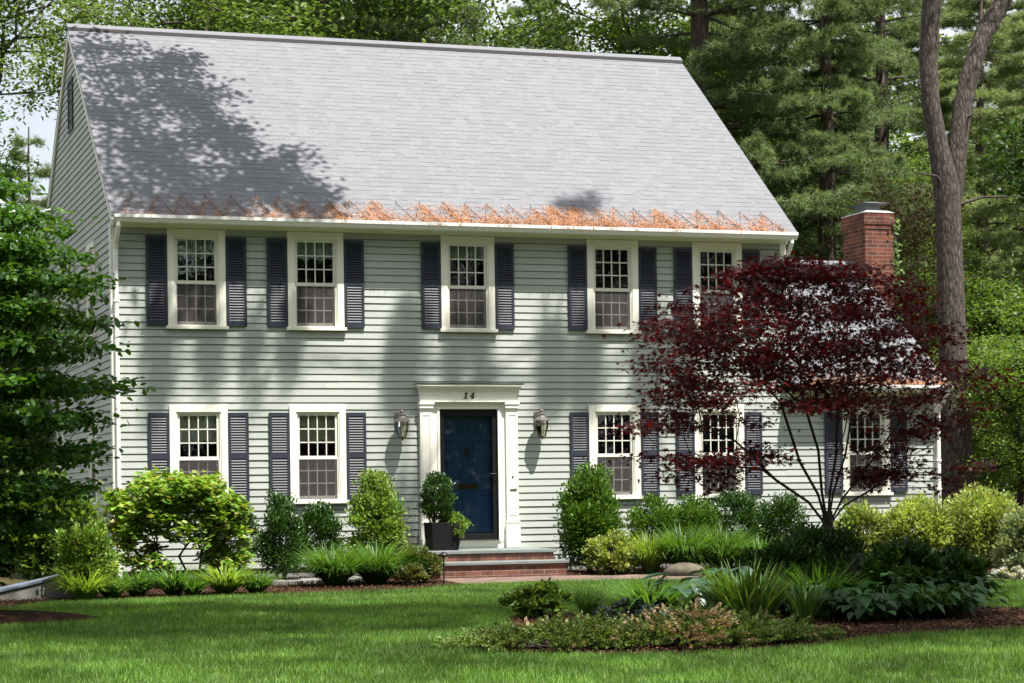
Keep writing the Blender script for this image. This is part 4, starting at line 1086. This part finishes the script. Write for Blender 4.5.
# Japanese maple --------------------------------------------------
def jmaple(x, y):
    rng = np.random.default_rng(21); g = gz(x, y)
    root = empty('japanese_maple', (x, y, g), label='dark red Japanese maple with spreading layered crown in the island bed', cat='tree')
    T = []
    # crown outline given as half widths per height above ground
    prof = [(2.1, 1.6), (2.5, 1.92), (3.0, 2.05), (3.4, 1.95), (3.8, 1.62), (4.1, 1.15), (4.32, .5)]
    hz = np.array([p[0] for p in prof]); hw = np.array([p[1] for p in prof])
    while len(T) < 390:
        z = rng.uniform(2.45, 4.3); w = np.interp(z, hz, hw)
        a = rng.random()*2*pi; r = math.sqrt(rng.uniform(.05, 1)); w *= 1+.12*sin(5.1*z+(0 if cos(a) > 0 else 2.2))+.08*sin(3*a+z)
        if z < 2.6 and r < .45 and rng.random() < .6: continue
        x_ = w*r*cos(a); tz = z+.12*(1-r)-.05*abs(x_)
        T.append((x_, w*.8*r*sin(a), round(tz/.24+.8*sin(x_*2+a))*.24*.4+tz*.6))
    for sx in (-1, 1):
        for i in range(6):   # low separate sprays on both sides
            c = np.array([sx*rng.uniform(.75, 1.75)+(.15 if sx > 0 else 0), rng.uniform(-.6, .6), rng.uniform(1.5, 2.3)])
            for k in range(6): T.append(tuple(c+rng.normal(size=3)*np.array([.30, .24, .06])))
    T = np.array(T)-np.array([.32, 0, 0]); T[:, 2] -= .30*np.clip((T[:, 2]-1.8)/2, 0, 1)+.05
    ch = []
    base = np.array([0., 0, 0]); crotch = np.array([.0, 0, 1.12])
    ends = [(-1.15, .1, 2.0), (-.72, -.25, 2.45), (-.25, .2, 2.6), (.12, -.1, 2.6), (.5, .25, 2.5), (.9, -.15, 2.2), (1.1, .1, 1.75)]
    ends = [np.array(e) for e in ends]
    own = [[] for _ in ends]
    for t in T:
        ang = [np.linalg.norm((t-crotch)/np.linalg.norm(t-crotch)-(e-crotch)/np.linalg.norm(e-crotch)) for e in ends]; own[int(np.argmin(ang))].append(t)
    for e, tt in zip(ends, own):
        if not tt: continue
        mid = crotch*.45+e*.55+np.array([0, 0, -.12])+rng.normal(size=3)*.05
        q1 = crotch*.8+e*.2+np.array([0, 0, -.05])
        ch += skeleton([crotch*.85, q1, mid, e*.9+mid*.1], tt, rng, r_tip=.0038, step=.16, arch=.05, expo=2.45)
    ch.append(([base-np.array([0, 0, .05]), base+np.array([.02, 0, .5]), crotch*.85, crotch*1.02], [.085, .07, .066, .06]))
    wood('trunk', ch, 'bark_dark', root, 7)
    V, F = leafcloud(T, 58, .16, .072, 'star', rng, flat=.24, droop=-.25)
    npmesh('crown', V, F, 'leaf_red', root)
jmaple(6.57, -11.0)

def dogwood(x, y):
    rng = np.random.default_rng(8); g = gz(x, y)
    root = empty('dogwood', (x, y, g), label='green dogwood with tiered branches and white bracts at the gable corner side', cat='tree')
    T = []
    while len(T) < 760:
        z = rng.uniform(.8, 4.95); w = np.interp(z, [1.1, 1.7, 2.4, 3.2, 3.9, 4.5, 5.1], [1.5, 1.95, 2.2, 2.25, 2.0, 1.7, .7]); a = rng.random()*2*pi; r = math.sqrt(rng.uniform(.05, 1))
        zz = round(z/.38)*.38*.65+z*.35
        T.append((w*r*cos(a), w*.85*r*sin(a), zz))
    T = np.array(T)
    ch = skeleton([(0, 0, -.05), (.05, .02, .5), (.0, 0, 1.1), (-.05, 0, 2.0), (0, 0, 3.0)], T, rng, r_tip=.005, step=.3, arch=.04)
    wood('trunk', ch, 'bark_dark', root, 7)
    V, F = leafcloud(T, 95, .18, .10, 'oval', rng, flat=.25, droop=-.2)
    npmesh('crown', V, F, 'leaf_dogwood', root)
    sel = T[(rng.random(len(T)) < .10)]
    V, F = leafcloud(sel, 7, .13, .085, 'petal4', rng, flat=.15, droop=0)
    V[:, 2] += .05
    npmesh('blossom_foliage', V, F, 'bracts', root)
dogwood(-3.42, -8.3)
# thin sapling at the frame edge, in the mulch ring
mb = MB(); mb.tube([(0, 0, 0), (-.03, 0, .2), (.0, 0, .33), (-.08, .02, .9)], [.03, .02, .016, .006], 6)

# generic prototypes -----------------------------------------------
def decid_mesh(seed, h, r, zc0, nt, m, spread, size, kind='quad'):
    rng = np.random.default_rng(seed)
    lob = [(rng.uniform(-.5, .5)*r, rng.uniform(-.5, .5)*r, rng.uniform(zc0+.1*(h-zc0), h-.12*(h-zc0)), rng.uniform(.35, .6)) for _ in range(12)]
    T = []
    while len(T) < nt:
        c = lob[rng.integers(0, len(lob))]; d = rdir(rng, 1)[0]*rng.uniform(.55, 1)**.5
        T.append((c[0]+d[0]*r*c[3], c[1]+d[1]*r*c[3], min(h, c[2]+d[2]*r*c[3]*.75)))
    T = np.array(T)
    trunk = [(0, 0, -.2), (.1, 0, h*.15), (-.1, .1, h*.3), (.1, 0, h*.45), (0, .1, h*.62), (0, 0, h*.8)]
    ch = skeleton(trunk, T, rng, r_tip=.018, step=.9, arch=.08, expo=2.35)
    V, F = leafcloud(T, m, spread, size, kind, rng, flat=.55)
    return ch, (V, F)
def pine_mesh(seed, h, r, z0, droop=.25, gap=.42, needles=9, dens=1., bare=True, tl=.16, tw=1.):
    """white pine: whorled boughs carrying needle tufts"""
    rng = np.random.default_rng(seed); ch = []; tr = [(0.04*sin(k), .04*cos(k*1.3), -.2+(h+.2)*k/12) for k in range(13)]
    ch.append((tr, [max(.02, .022*h*(1-k/12.5)) for k in range(13)]))
    TP, TD = [], []
    z = z0
    while z < h-.3:
        f = (z-z0)/(h-z0); L = r*(1-f)**.7*(.55+.6*rng.random())*(.55 if f < .08 else 1)
        for b in range(rng.integers(3, 6)):
            a = rng.random()*2*pi; l = L*rng.uniform(.6, 1.15)+.3; d = np.array([cos(a), sin(a), 0]); sd = np.array([-sin(a), cos(a), 0])
            pts = [np.array([0, 0, z])+d*l*q+np.array([0, 0, 1])*(l*(.22*q-droop*q*q+.12*q**4)) for q in np.linspace(0, 1, 6)]
            ch.append((pts, list(np.linspace(.012+.012*l, .006, 6))))
            k = int((10+l*26)*dens)
            q = .25+.75*rng.random(k)**.75; w = (rng.random(k)-.5)*2*(.34*l*(1-q)+.16*l*np.sin(q*pi)+.10)
            c = np.outer(q*l, d)+np.outer(w, sd); c[:, 2] = z+l*(.22*q-droop*q*q+.12*q**4)-np.abs(w)*.15+rng.normal(size=k)*.06
            TP.append(c); TD.append(unit(np.outer(np.ones(k), d)*.6+np.outer(np.sign(w)*np.minimum(1, np.abs(w)*2), sd)+np.array([0, 0, .35])+rng.normal(size=(k, 3))*.25))
            if l > 1:
                for j in range(3):
                    qq = rng.uniform(.3, .9); ww = rng.choice([-1, 1])*.3*l*(1-qq*.5); p0 = np.array([0, 0, z])+d*l*qq+np.array([0, 0, l*(.22*qq-droop*qq*qq)])
                    ch.append(([p0, p0+sd*ww+d*.25*l*(1-qq)], [.01, .004]))
        z += gap*rng.uniform(.7, 1.3)
    if bare:
        for i in range(14):
            a = rng.random()*2*pi; zz = rng.uniform(z0*.25, z0); l = rng.uniform(.5, 1.6); ch.append(([(0, 0, zz), (cos(a)*l*.5, sin(a)*l*.5, zz+.1), (cos(a)*l, sin(a)*l, zz+rng.uniform(-.25, .1))], [.022, .014, .005]))
    TP = np.concatenate(TP); TD = np.concatenate(TD); idx = np.repeat(np.arange(len(TP)), needles); n = len(idx)
    D = TD[idx]*.7+rdir(rng, n)*.85; S = tl*rng.uniform(.7, 1.2, n)
    V, F = leaves(TP[idx]+rng.normal(size=(n, 3))*.025, D, rdir(rng, n), S, 'needle')
    return ch, (V, F)
PROTO = {}
def proto(key, name, ch, leaf, bark, leafm, n=7, leafname='crown'):
    PROTO[key] = (name, ch, leaf, bark, leafm, n, leafname, None)
def tree(key, x, y, label, rz=0, s=1., group=None, cat='tree', mat=None, g=None):
    name, ch, leaf, bark, leafm, n, leafname, meshes = PROTO[key]
    root = empty(name, (x, y, gz(x, y)), rz, label=label, cat=cat, group=group); root.scale = (s, s, s)
    if meshes is None:
        a = wood('trunk', ch, bark, root, n); b = npmesh(leafname, leaf[0], leaf[1], leafm, root)
        PROTO[key] = (name, ch, leaf, bark, leafm, n, leafname, (a.data, b.data))
    else:
        for nm, me in (('trunk', meshes[0]), (leafname, meshes[1])):
            o = bpy.data.objects.new(nm, me); link(o, root)
    return root
proto('high', 'broadleaf_tree', *decid_mesh(36, 20, 3.4, 12.2, 170, 80, .40, .15), 'bark', 'leaf_bright')
proto('dec', 'broadleaf_tree', *decid_mesh(31, 17, 4.6, 5.5, 340, 120, .42, .15), 'bark', 'leaf_maple_bg')
proto('decb', 'broadleaf_tree', *decid_mesh(32, 17, 4.2, 6, 300, 120, .40, .15), 'bark', 'leaf_bright')
proto('decd', 'broadleaf_tree', *decid_mesh(35, 12, 3.8, 2.5, 300, 95, .40, .17), 'bark', 'leaf_dark')
proto('young', 'young_tree', *decid_mesh(33, 7.5, 2.4, 1.2, 230, 80, .30, .13), 'bark_dark', 'leaf_maple_bg')
proto('pine', 'pine_tree', *pine_mesh(41, 21, 3.9, 5.5, needles=15, dens=1.9), 'bark_pine', 'needles')
proto('pine2', 'pine_tree', *pine_mesh(42, 19, 4.2, 2.5, droop=.34, needles=15, dens=1.8), 'bark_pine', 'needles')
proto('pinep', 'pine_tree', *pine_mesh(43, 17, 4.4, 1.5, droop=.42, needles=15, dens=1.7), 'bark_pine', 'needles_pale')
proto('pinethin', 'pine_tree', *pine_mesh(44, 12, 1.9, 3.0, needles=12, dens=1.2), 'bark_pine', 'needles')
def at_x(px, Y): return at(px, 400, Y)[0]
BG = [  # kind, px, Y, rz, scale, label
 ('decb', 212, 19, .3, .95, 'bright green broadleaf tree rising behind the gable peak'),
 ('high', 2, 24, 2.1, .95, 'bright leafy tree in the open sky gap beyond the gable'),
 ('pinethin', 33, 30, .0, 1.0, 'thin young pine standing alone in the sky gap beside the gable'),
 ('dec', 245, 21, 1.2, 1.02, 'mid green maple behind the ridge near the gable end'),
 ('decb', 300, 17, 4.2, 1.10, 'sunlit broadleaf tree behind the ridge above the second window'),
 ('pine', 410, 20, 1.0, 1.0, 'dark pine trunk showing above the middle of the ridge'),
 ('dec', 360, 26, 3.2, 1.1, 'shaded broadleaf tree behind the bright one over the ridge'),
 ('decb', 490, 25, 2.5, 1.0, 'loose sunlit tree above the ridge right of the dark pine trunk'),
 ('pine2', 545, 30, .5, .95, 'soft pale pine behind the ridge below the sky gap'),
 ('dec', 625, 24, 5.1, 1.02, 'leafy maple behind the right end of the main ridge'),
 ('pine', 705, 17, 2.2, 1.1, 'thick-trunked pine close behind the right roof end'),
 ('pine2', 765, 21, 3.3, 1.0, 'dense dark pine with drooping boughs beside the thick-trunked pine'),
 ('pine2', 830, 17, 1.4, .96, 'drooping pine directly behind the chimney'),
 ('pine', 885, 25, .2, 1.05, 'tall pine behind the vine covered thicket'),
 ('dec', 860, 30, 1.9, 1.0, 'broadleaf tree far behind the chimney pines'),
 ('decb', 880, 20, 3.9, .62, 'small bright green tree in front of the pines above the chimney'),
 ('pinep', 985, 22, 2.7, 1.0, 'pale sunlit pine with hanging sprays past the forked trunk'),
 ('pinep', 1040, 17, 4.4, .85, 'pale pine at the frame edge below the dark leafy bough'),
 ('decd', 1120, 12, 1.1, 1.0, 'dark broadleaf tree reaching in from the frame edge'),
 ('pine2', 940, 31, 5.5, 1.05, 'dark pine behind the forked trunk'),
 ('pine', 1010, 34, .9, 1.0, 'tall pine deep in the wood beyond the pale sprays'),
 ('pine2', 730, 36, 4.0, 1.05, 'pine deep in the wood behind the roof end'),
 ('pinep', 650, 34, 1.1, 1.0, 'pale pine deep in the wood over the ridge end'),
 ('dec', 950, 16, 2.9, .5, 'low leafy tree behind the forked trunk base'),
 ('young', 968, 7.5, .3, .62, 'leafy understorey tree beside the forked trunk base'),
 ('young', 1020, 5.0, 1.9, .60, 'leafy understorey tree at the frame edge behind the azaleas'),
 ('young', 1000, 10, 4.1, .85, 'taller leafy understorey tree between pine and forked trunk'),
 ('decd', -120, 14, .1, .8, 'dark broadleaf tree beyond the dogwood at the frame edge'),
 ('young', 22, 9, 2.0, .8, 'young leafy tree behind the dogwood beyond the bulkhead'),
 ('dec', 60, 38, .6, .62, 'low distant broadleaf tree under the sky gap'),
]
for k, px, Y, rz, s, lab in BG:
    tree(k, at_x(px, Y), Y, lab, rz, s)

# brown vine thicket near the chimney
rng = np.random.default_rng(61)
def thicket(x, y, w, d, h, n, mat, name, label, size=.11):
    root = empty(name, (x, y, gz(x, y)), label=label, cat='thicket')
    T = np.stack([rng.uniform(-w, w, n), rng.uniform(-d, d, n), h*rng.random(n)**.7], 1)
    ch = []
    for i in range(60):
        t = T[i]; b = t*np.array([.8, .8, 0]); ch.append(([b, (b+t)/2+rng.normal(size=3)*.25, t], [.03, .02, .006]))
    for i in range(260):
        t = T[rng.integers(0, n)]; ch.append(([t, t+rng.normal(size=3)*.35, t+rng.normal(size=3)*.7+np.array([0, 0, -.3])], [.008, .006, .003]))
    wood('trunk', ch, 'bark', root, 5)
    V, F = leafcloud(T, 26, .28, size, 'quad', rng, flat=.8)
    npmesh('foliage', V, F, mat, root)
thicket(at_x(905, 11), 11, 1.0, .9, 8.2, 260, 'brown_twigs', 'dead_thicket', 'brown dead twig and vine thicket between the chimney and the forked trunk')

# ivy on the chimney side
root = empty('ivy', (CHX1+.02, CHY0+.1, 0), label='bright green ivy climbing the far side of the chimney', cat='vine')
n = 2600; zz = rng.uniform(2.5, 6.2, n); P = np.stack([rng.normal(.06, .06, n)+.05*np.sin(zz*3), rng.uniform(-.15, .8, n), zz], 1)
V, F = leaves(P, rdir(rng, n)+np.array([.3, -.3, -.3]), np.tile((.4, -1., .4), (n, 1))+rdir(rng, n)*.5, rng.uniform(.05, .09, n), 'oval'); npmesh('foliage', V, F, 'leaf_bright', root)
MB().tube([(.03, .0, -.1), (.05, .1, 2.), (.03, .2, 4.), (.06, .1, 6.3)], [.02, .018, .012, .005], 5).build('stem', 'bark_dark', root)

# forked trunk tree right of the wing
def forked():
    rng = np.random.default_rng(77); Y = 6.0
    def q(px, py): p = at(px, py, Y); return p
    B = q(957, 500); bx_ = B[0]
    root = empty('forked_oak', (bx_, Y, gz(0, Y)), label='big grey-brown forked oak trunk just past the wing', cat='tree')
    def loc(px, py, dy=0): p = q(px, py); return np.array([p[0]-bx_, dy, p[2]-gz(0, Y)])
    ch = []
    pts = [loc(957, 560)*np.array([1, 1, 0])+np.array([0, 0, -.2]), loc(957, 470), loc(954, 380), loc(951, 300), loc(949, 230), loc(946, 185), loc(938, 145), loc(931, 105), loc(928, 60), loc(932, 0), loc(925, -90, -.3), loc(930, -200, -.6)]
    rr = [.42, .35, .30, .28, .265, .27, .205, .185, .185, .20, .18, .15]
    ch.append((pts, rr))
    pts2 = [loc(950, 220), loc(956, 172, .03), loc(960, 135, .05), loc(966, 100, .08), loc(974, 67, .1), loc(986, 33, .1), loc(1006, 0, .1), loc(1030, -60, .3), loc(1050, -160, .5)]
    ch.append((pts2, [.18, .215, .205, .20, .195, .19, .185, .16, .13]))
    top1 = pts[-1]; top2 = pts2[-1]
    T = []
    for c in (top1, top2):
        for i in range(170):
            d = rdir(rng, 1)[0]*np.array([3.3, 3.0, 2.0])*rng.uniform(.3, 1); T.append(c+d+np.array([0, 0, 2.2]))
    T = np.array(T)
    ch += skeleton([top1, top1+np.array([0, 0, .8])], [t for t in T[:170]], rng, r_tip=.02, step=.8)
    ch += skeleton([top2, top2+np.array([0, 0, .8])], [t for t in T[170:]], rng, r_tip=.02, step=.8)
    # small bare side limbs
    for px, py, dx, dz in [(965, 118, -0.0, 0), (947, 190, -.6, .25), (958, 205, .8, .15)]:
        a = loc(px, py); ch.append(([a, a+np.array([dx*.6, -.2, dz]), a+np.array([dx*1.6, -.3, dz*1.2])], [.035, .025, .008]))
    wood('trunk', ch, 'bark', root, 14)
    V, F = leafcloud(T, 70, .42, .15, 'quad', rng)
    npmesh('crown', V, F, 'leaf_maple_bg', root)
forked()

# far wood that closes the view
rng = np.random.default_rng(90)
n = 5200
T = np.stack([rng.uniform(-25, 75, n), rng.uniform(46, 66, n), rng.random(n)], 1)
hmax = 9.5+2.5*np.sin(T[:, 0]*.35)+1.5*np.sin(T[:, 0]*1.1)+np.where(T[:, 0] > 12, 8, 0)-np.where(T[:, 0] < 9, 5.8, 0)
T[:, 2] = T[:, 2]*hmax
V, F = leafcloud(T, 26, .8, .42, 'quad', rng, flat=.7)
tag(npmesh('far_wood', V, F, 'leaf_maple_bg'), 'dense mass of far green woodland behind the trees', 'woodland', kind='stuff')

rng = np.random.default_rng(92)
n = 5200
T = np.stack([rng.uniform(-60, 70, n), rng.uniform(-72, -58, n), rng.random(n)], 1)
T[:, 2] = T[:, 2]*(27+3*np.sin(T[:, 0]*.3)+2*np.sin(T[:, 0]*.9))
V, F = leafcloud(T, 26, 1.0, .85, 'quad', rng, flat=.7)
tag(npmesh('street_wood', V, F, 'leaf_dark'), 'dense woodland across the street mirrored in the window panes', 'woodland', kind='stuff')

# trees in front of the house, outside the frame, that shade lawn, wall and roof
SV = SUN/SUN[2]
def shadow_targets(pts, h0, h1, rng, jit=.25):
    out = []
    for p in pts:
        z = rng.uniform(h0, h1); out.append(np.array(p)+SV*(z-p[2])+rng.normal(size=3)*jit)
    return np.array(out)
rng = np.random.default_rng(15)
def poly_px(poly, n, hit):
    xs = [p[0] for p in poly]; ys = [p[1] for p in poly]; out = []
    while len(out) < n:
        x = rng.uniform(min(xs), max(xs)); y = rng.uniform(min(ys), max(ys))
        if inpoly(x, y, poly): out.append(hit(x, y))
    return out
def hit_roof(px, py):
    d = ray(px, py); o = np.array([CX, CY, CZ]); nrm = np.array([0, -SL, 1.]); p0 = np.array([0, EY, EZ]); t = ((p0-o)@nrm)/(d@nrm); return o+d*t
def hit_ground(px, py):
    d = ray(px, py); o = np.array([CX, CY, CZ]); nrm = np.array([0, -.01, 1.]); p0 = np.array([0, 0, -.17]); t = ((p0-o)@nrm)/(d@nrm); return o+d*t
def big_tree(name, base, T, label, mat, m, spread, size, hub, kind='quad', seed=1, flat=.5, bark='bark', r_tip=.02):
    rng = np.random.default_rng(seed); root = empty(name, (base[0], base[1], gz(*base)), label=label, cat='tree')
    b = np.array([base[0], base[1], gz(*base)])
    Tl = T-b; hb = np.array(hub)-b
    ch = skeleton([(0, 0, -.2), hb*np.array([.02, .02, .33]), hb*np.array([.1, .1, .6]), hb*np.array([.4, .4, .85]), hb], Tl, rng, r_tip=r_tip, step=1.1, arch=.05, expo=2.5)
    wood('trunk', ch, bark, root, 8)
    V, F = leafcloud(Tl, m, spread, size, kind, rng, flat=flat)
    npmesh('crown', V, F, mat, root)
ROOFSH = [(76, 30), (128, 40), (130, 62), (150, 62), (170, 50), (192, 64), (190, 82), (228, 86), (207, 112), (238, 126), (262, 150), (303, 156), (285, 172), (322, 186), (330, 218), (110, 216), (95, 130)]
T = shadow_targets(poly_px(ROOFSH, 150, hit_roof), 14.0, 15.6, rng, .05)
extra = np.array([(rng.uniform(-8, -3), rng.uniform(-6, 3), rng.uniform(10, 17)) for _ in range(150)])
big_tree('white_oak', (-8.5, -4.0), np.concatenate([T, extra]), 'tall oak standing beside the yard whose bough shades the roof', 'leaf_maple_bg', 62, .23, .135, (-5, -2.5, 12), kind='oval', seed=3, flat=.4)
LAWNSH = [(60, 609), (430, 605), (520, 612), (450, 630), (300, 636), (50, 638)]
G1 = poly_px(LAWNSH, 165, hit_ground) + poly_px([(0, 600), (90, 604), (150, 615), (120, 645), (0, 645)], 60, hit_ground) + poly_px([(450, 596), (600, 600), (560, 618), (440, 614)], 14, hit_ground) + poly_px([(0, 640), (1024, 640), (1024, 683), (0, 683)], 30, hit_ground)
G2 = poly_px([(770, 590), (1024, 586), (1024, 640), (900, 640), (780, 650)], 120, hit_ground)
T1 = shadow_targets(G1, 12.5, 16, rng, .1); T2 = shadow_targets(G2, 11.5, 15, rng, .2)
sel = T1[:, 0] < 4.4
big_tree('sugar_maple', (-11.5, -17), T1[sel], 'tall maple beside the yard shading the near lawn by the dogwood', 'leaf_maple_bg', 75, .34, .16, (-4, -17, 11), seed=4)
mp = rng.uniform(size=(95, 3))*np.array([3.6, 2.6, 2.0])+np.array([4.8, -12.3, 1.7])
T3 = shadow_targets(mp, 12, 15, rng, .2)
big_tree('sugar_maple', (14, -20), np.concatenate([T1[~sel], T2, T3]), 'tall maple beside the yard shading the island bed and red maple', 'leaf_maple_bg', 75, .34, .16, (9, -18, 10), seed=5)
# pine boughs that put soft streaks on the wall
wp = [at(x+rng.uniform(-4, 4), y, 0) for x in (152, 163, 210, 250, 288) for y in rng.uniform(325, 395, 6)]
wp += [at(x+rng.uniform(-5, 5), y, 0) for x in (395, 402, 408, 452, 480, 545, 556, 580, 592, 640, 652, 680) for y in rng.uniform(330, 400, 7)]
wp += [hit_roof(rng.uniform(560, 600), rng.uniform(195, 215)) for _ in range(8)]
wp += [at(x, y, 0) for x, y in zip(rng.uniform(375, 418, 12), rng.uniform(470, 550, 12))]
T = shadow_targets(wp, 15.5, 18.5, rng, .04)
big_tree('white_pine', (14.5, -9.5), np.concatenate([T, np.array([(rng.uniform(15, 19), rng.uniform(-12, -7), rng.uniform(10, 24)) for _ in range(60)])]), 'tall white pine beside the yard whose high boughs shade the wall', 'needles', 115, .10, .15, (13.5, -10, 17), kind='needle', seed=6, bark='bark_pine', flat=1.7, r_tip=.009)

# ================================================================== SKY, SUN, CAMERA
el = math.asin(SUN[2]); az = math.atan2(SUN[0], SUN[1])
w = bpy.data.worlds.new('World'); SC.world = w; w.use_nodes = True
nt = w.node_tree; bg = nt.nodes['Background']
sky = nt.nodes.new('ShaderNodeTexSky'); sky.sky_type = 'NISHITA'; sky.sun_disc = False
sky.sun_elevation = el; sky.sun_rotation = az; sky.air_density = 1.0; sky.dust_density = 3.0; sky.ozone_density = 1.0
cn = N(nt, 'ShaderNodeTexNoise', Scale=2.2, Detail=6.); tcw = N(nt, 'ShaderNodeTexCoord'); nt.links.new(tcw.outputs['Generated'], cn.inputs['Vector'])
cr = ramp(nt, [(.35, (.45, .45, .45)), (.65, (.85, .85, .85))]); nt.links.new(cn.outputs['Fac'], cr.inputs[0])
mxs = nt.nodes.new('ShaderNodeMix'); mxs.data_type = 'RGBA'
nt.links.new(cr.outputs[0], mxs.inputs['Factor']); nt.links.new(sky.outputs[0], mxs.inputs['A']); mxs.inputs['B'].default_value = (8.6, 8.8, 9.0, 1)
nt.links.new(mxs.outputs['Result'], bg.inputs['Color']); bg.inputs['Strength'].default_value = .072
ld = bpy.data.lights.new('sun', 'SUN'); ld.energy = 5.0; ld.angle = R(.5); ld.color = (1, .955, .88)
lo = bpy.data.objects.new('sun', ld); COL.objects.link(lo)
import mathutils
lo.rotation_euler = mathutils.Vector(SUN).to_track_quat('Z', 'Y').to_euler(); lo.location = (0, -10, 30)
cd = bpy.data.cameras.new('camera'); cam = bpy.data.objects.new('camera', cd); COL.objects.link(cam)
cd.sensor_width = 36; cd.lens = CF/1024*36; cd.shift_y = CSH*cos(CROLL)/1024; cd.shift_x = -CSH*sin(CROLL)/1024; cd.clip_start = .1; cd.clip_end = 3000
M = mathutils.Matrix.Rotation(-CYAW, 4, 'Z') @ mathutils.Matrix.Rotation(R(90), 4, 'X') @ mathutils.Matrix.Rotation(-CROLL, 4, 'Z')
M.translation = (CX, CY, CZ); cam.matrix_world = M
SC.camera = cam
vs = SC.view_settings; vs.view_transform = 'Standard'; vs.look = 'None'; vs.exposure = 1.02; vs.gamma = 1; vs.use_curve_mapping = False
SC.cycles.max_bounces = 8; SC.cycles.transparent_max_bounces = 12
SC.cycles.diffuse_bounces = 3; SC.cycles.glossy_bounces = 3
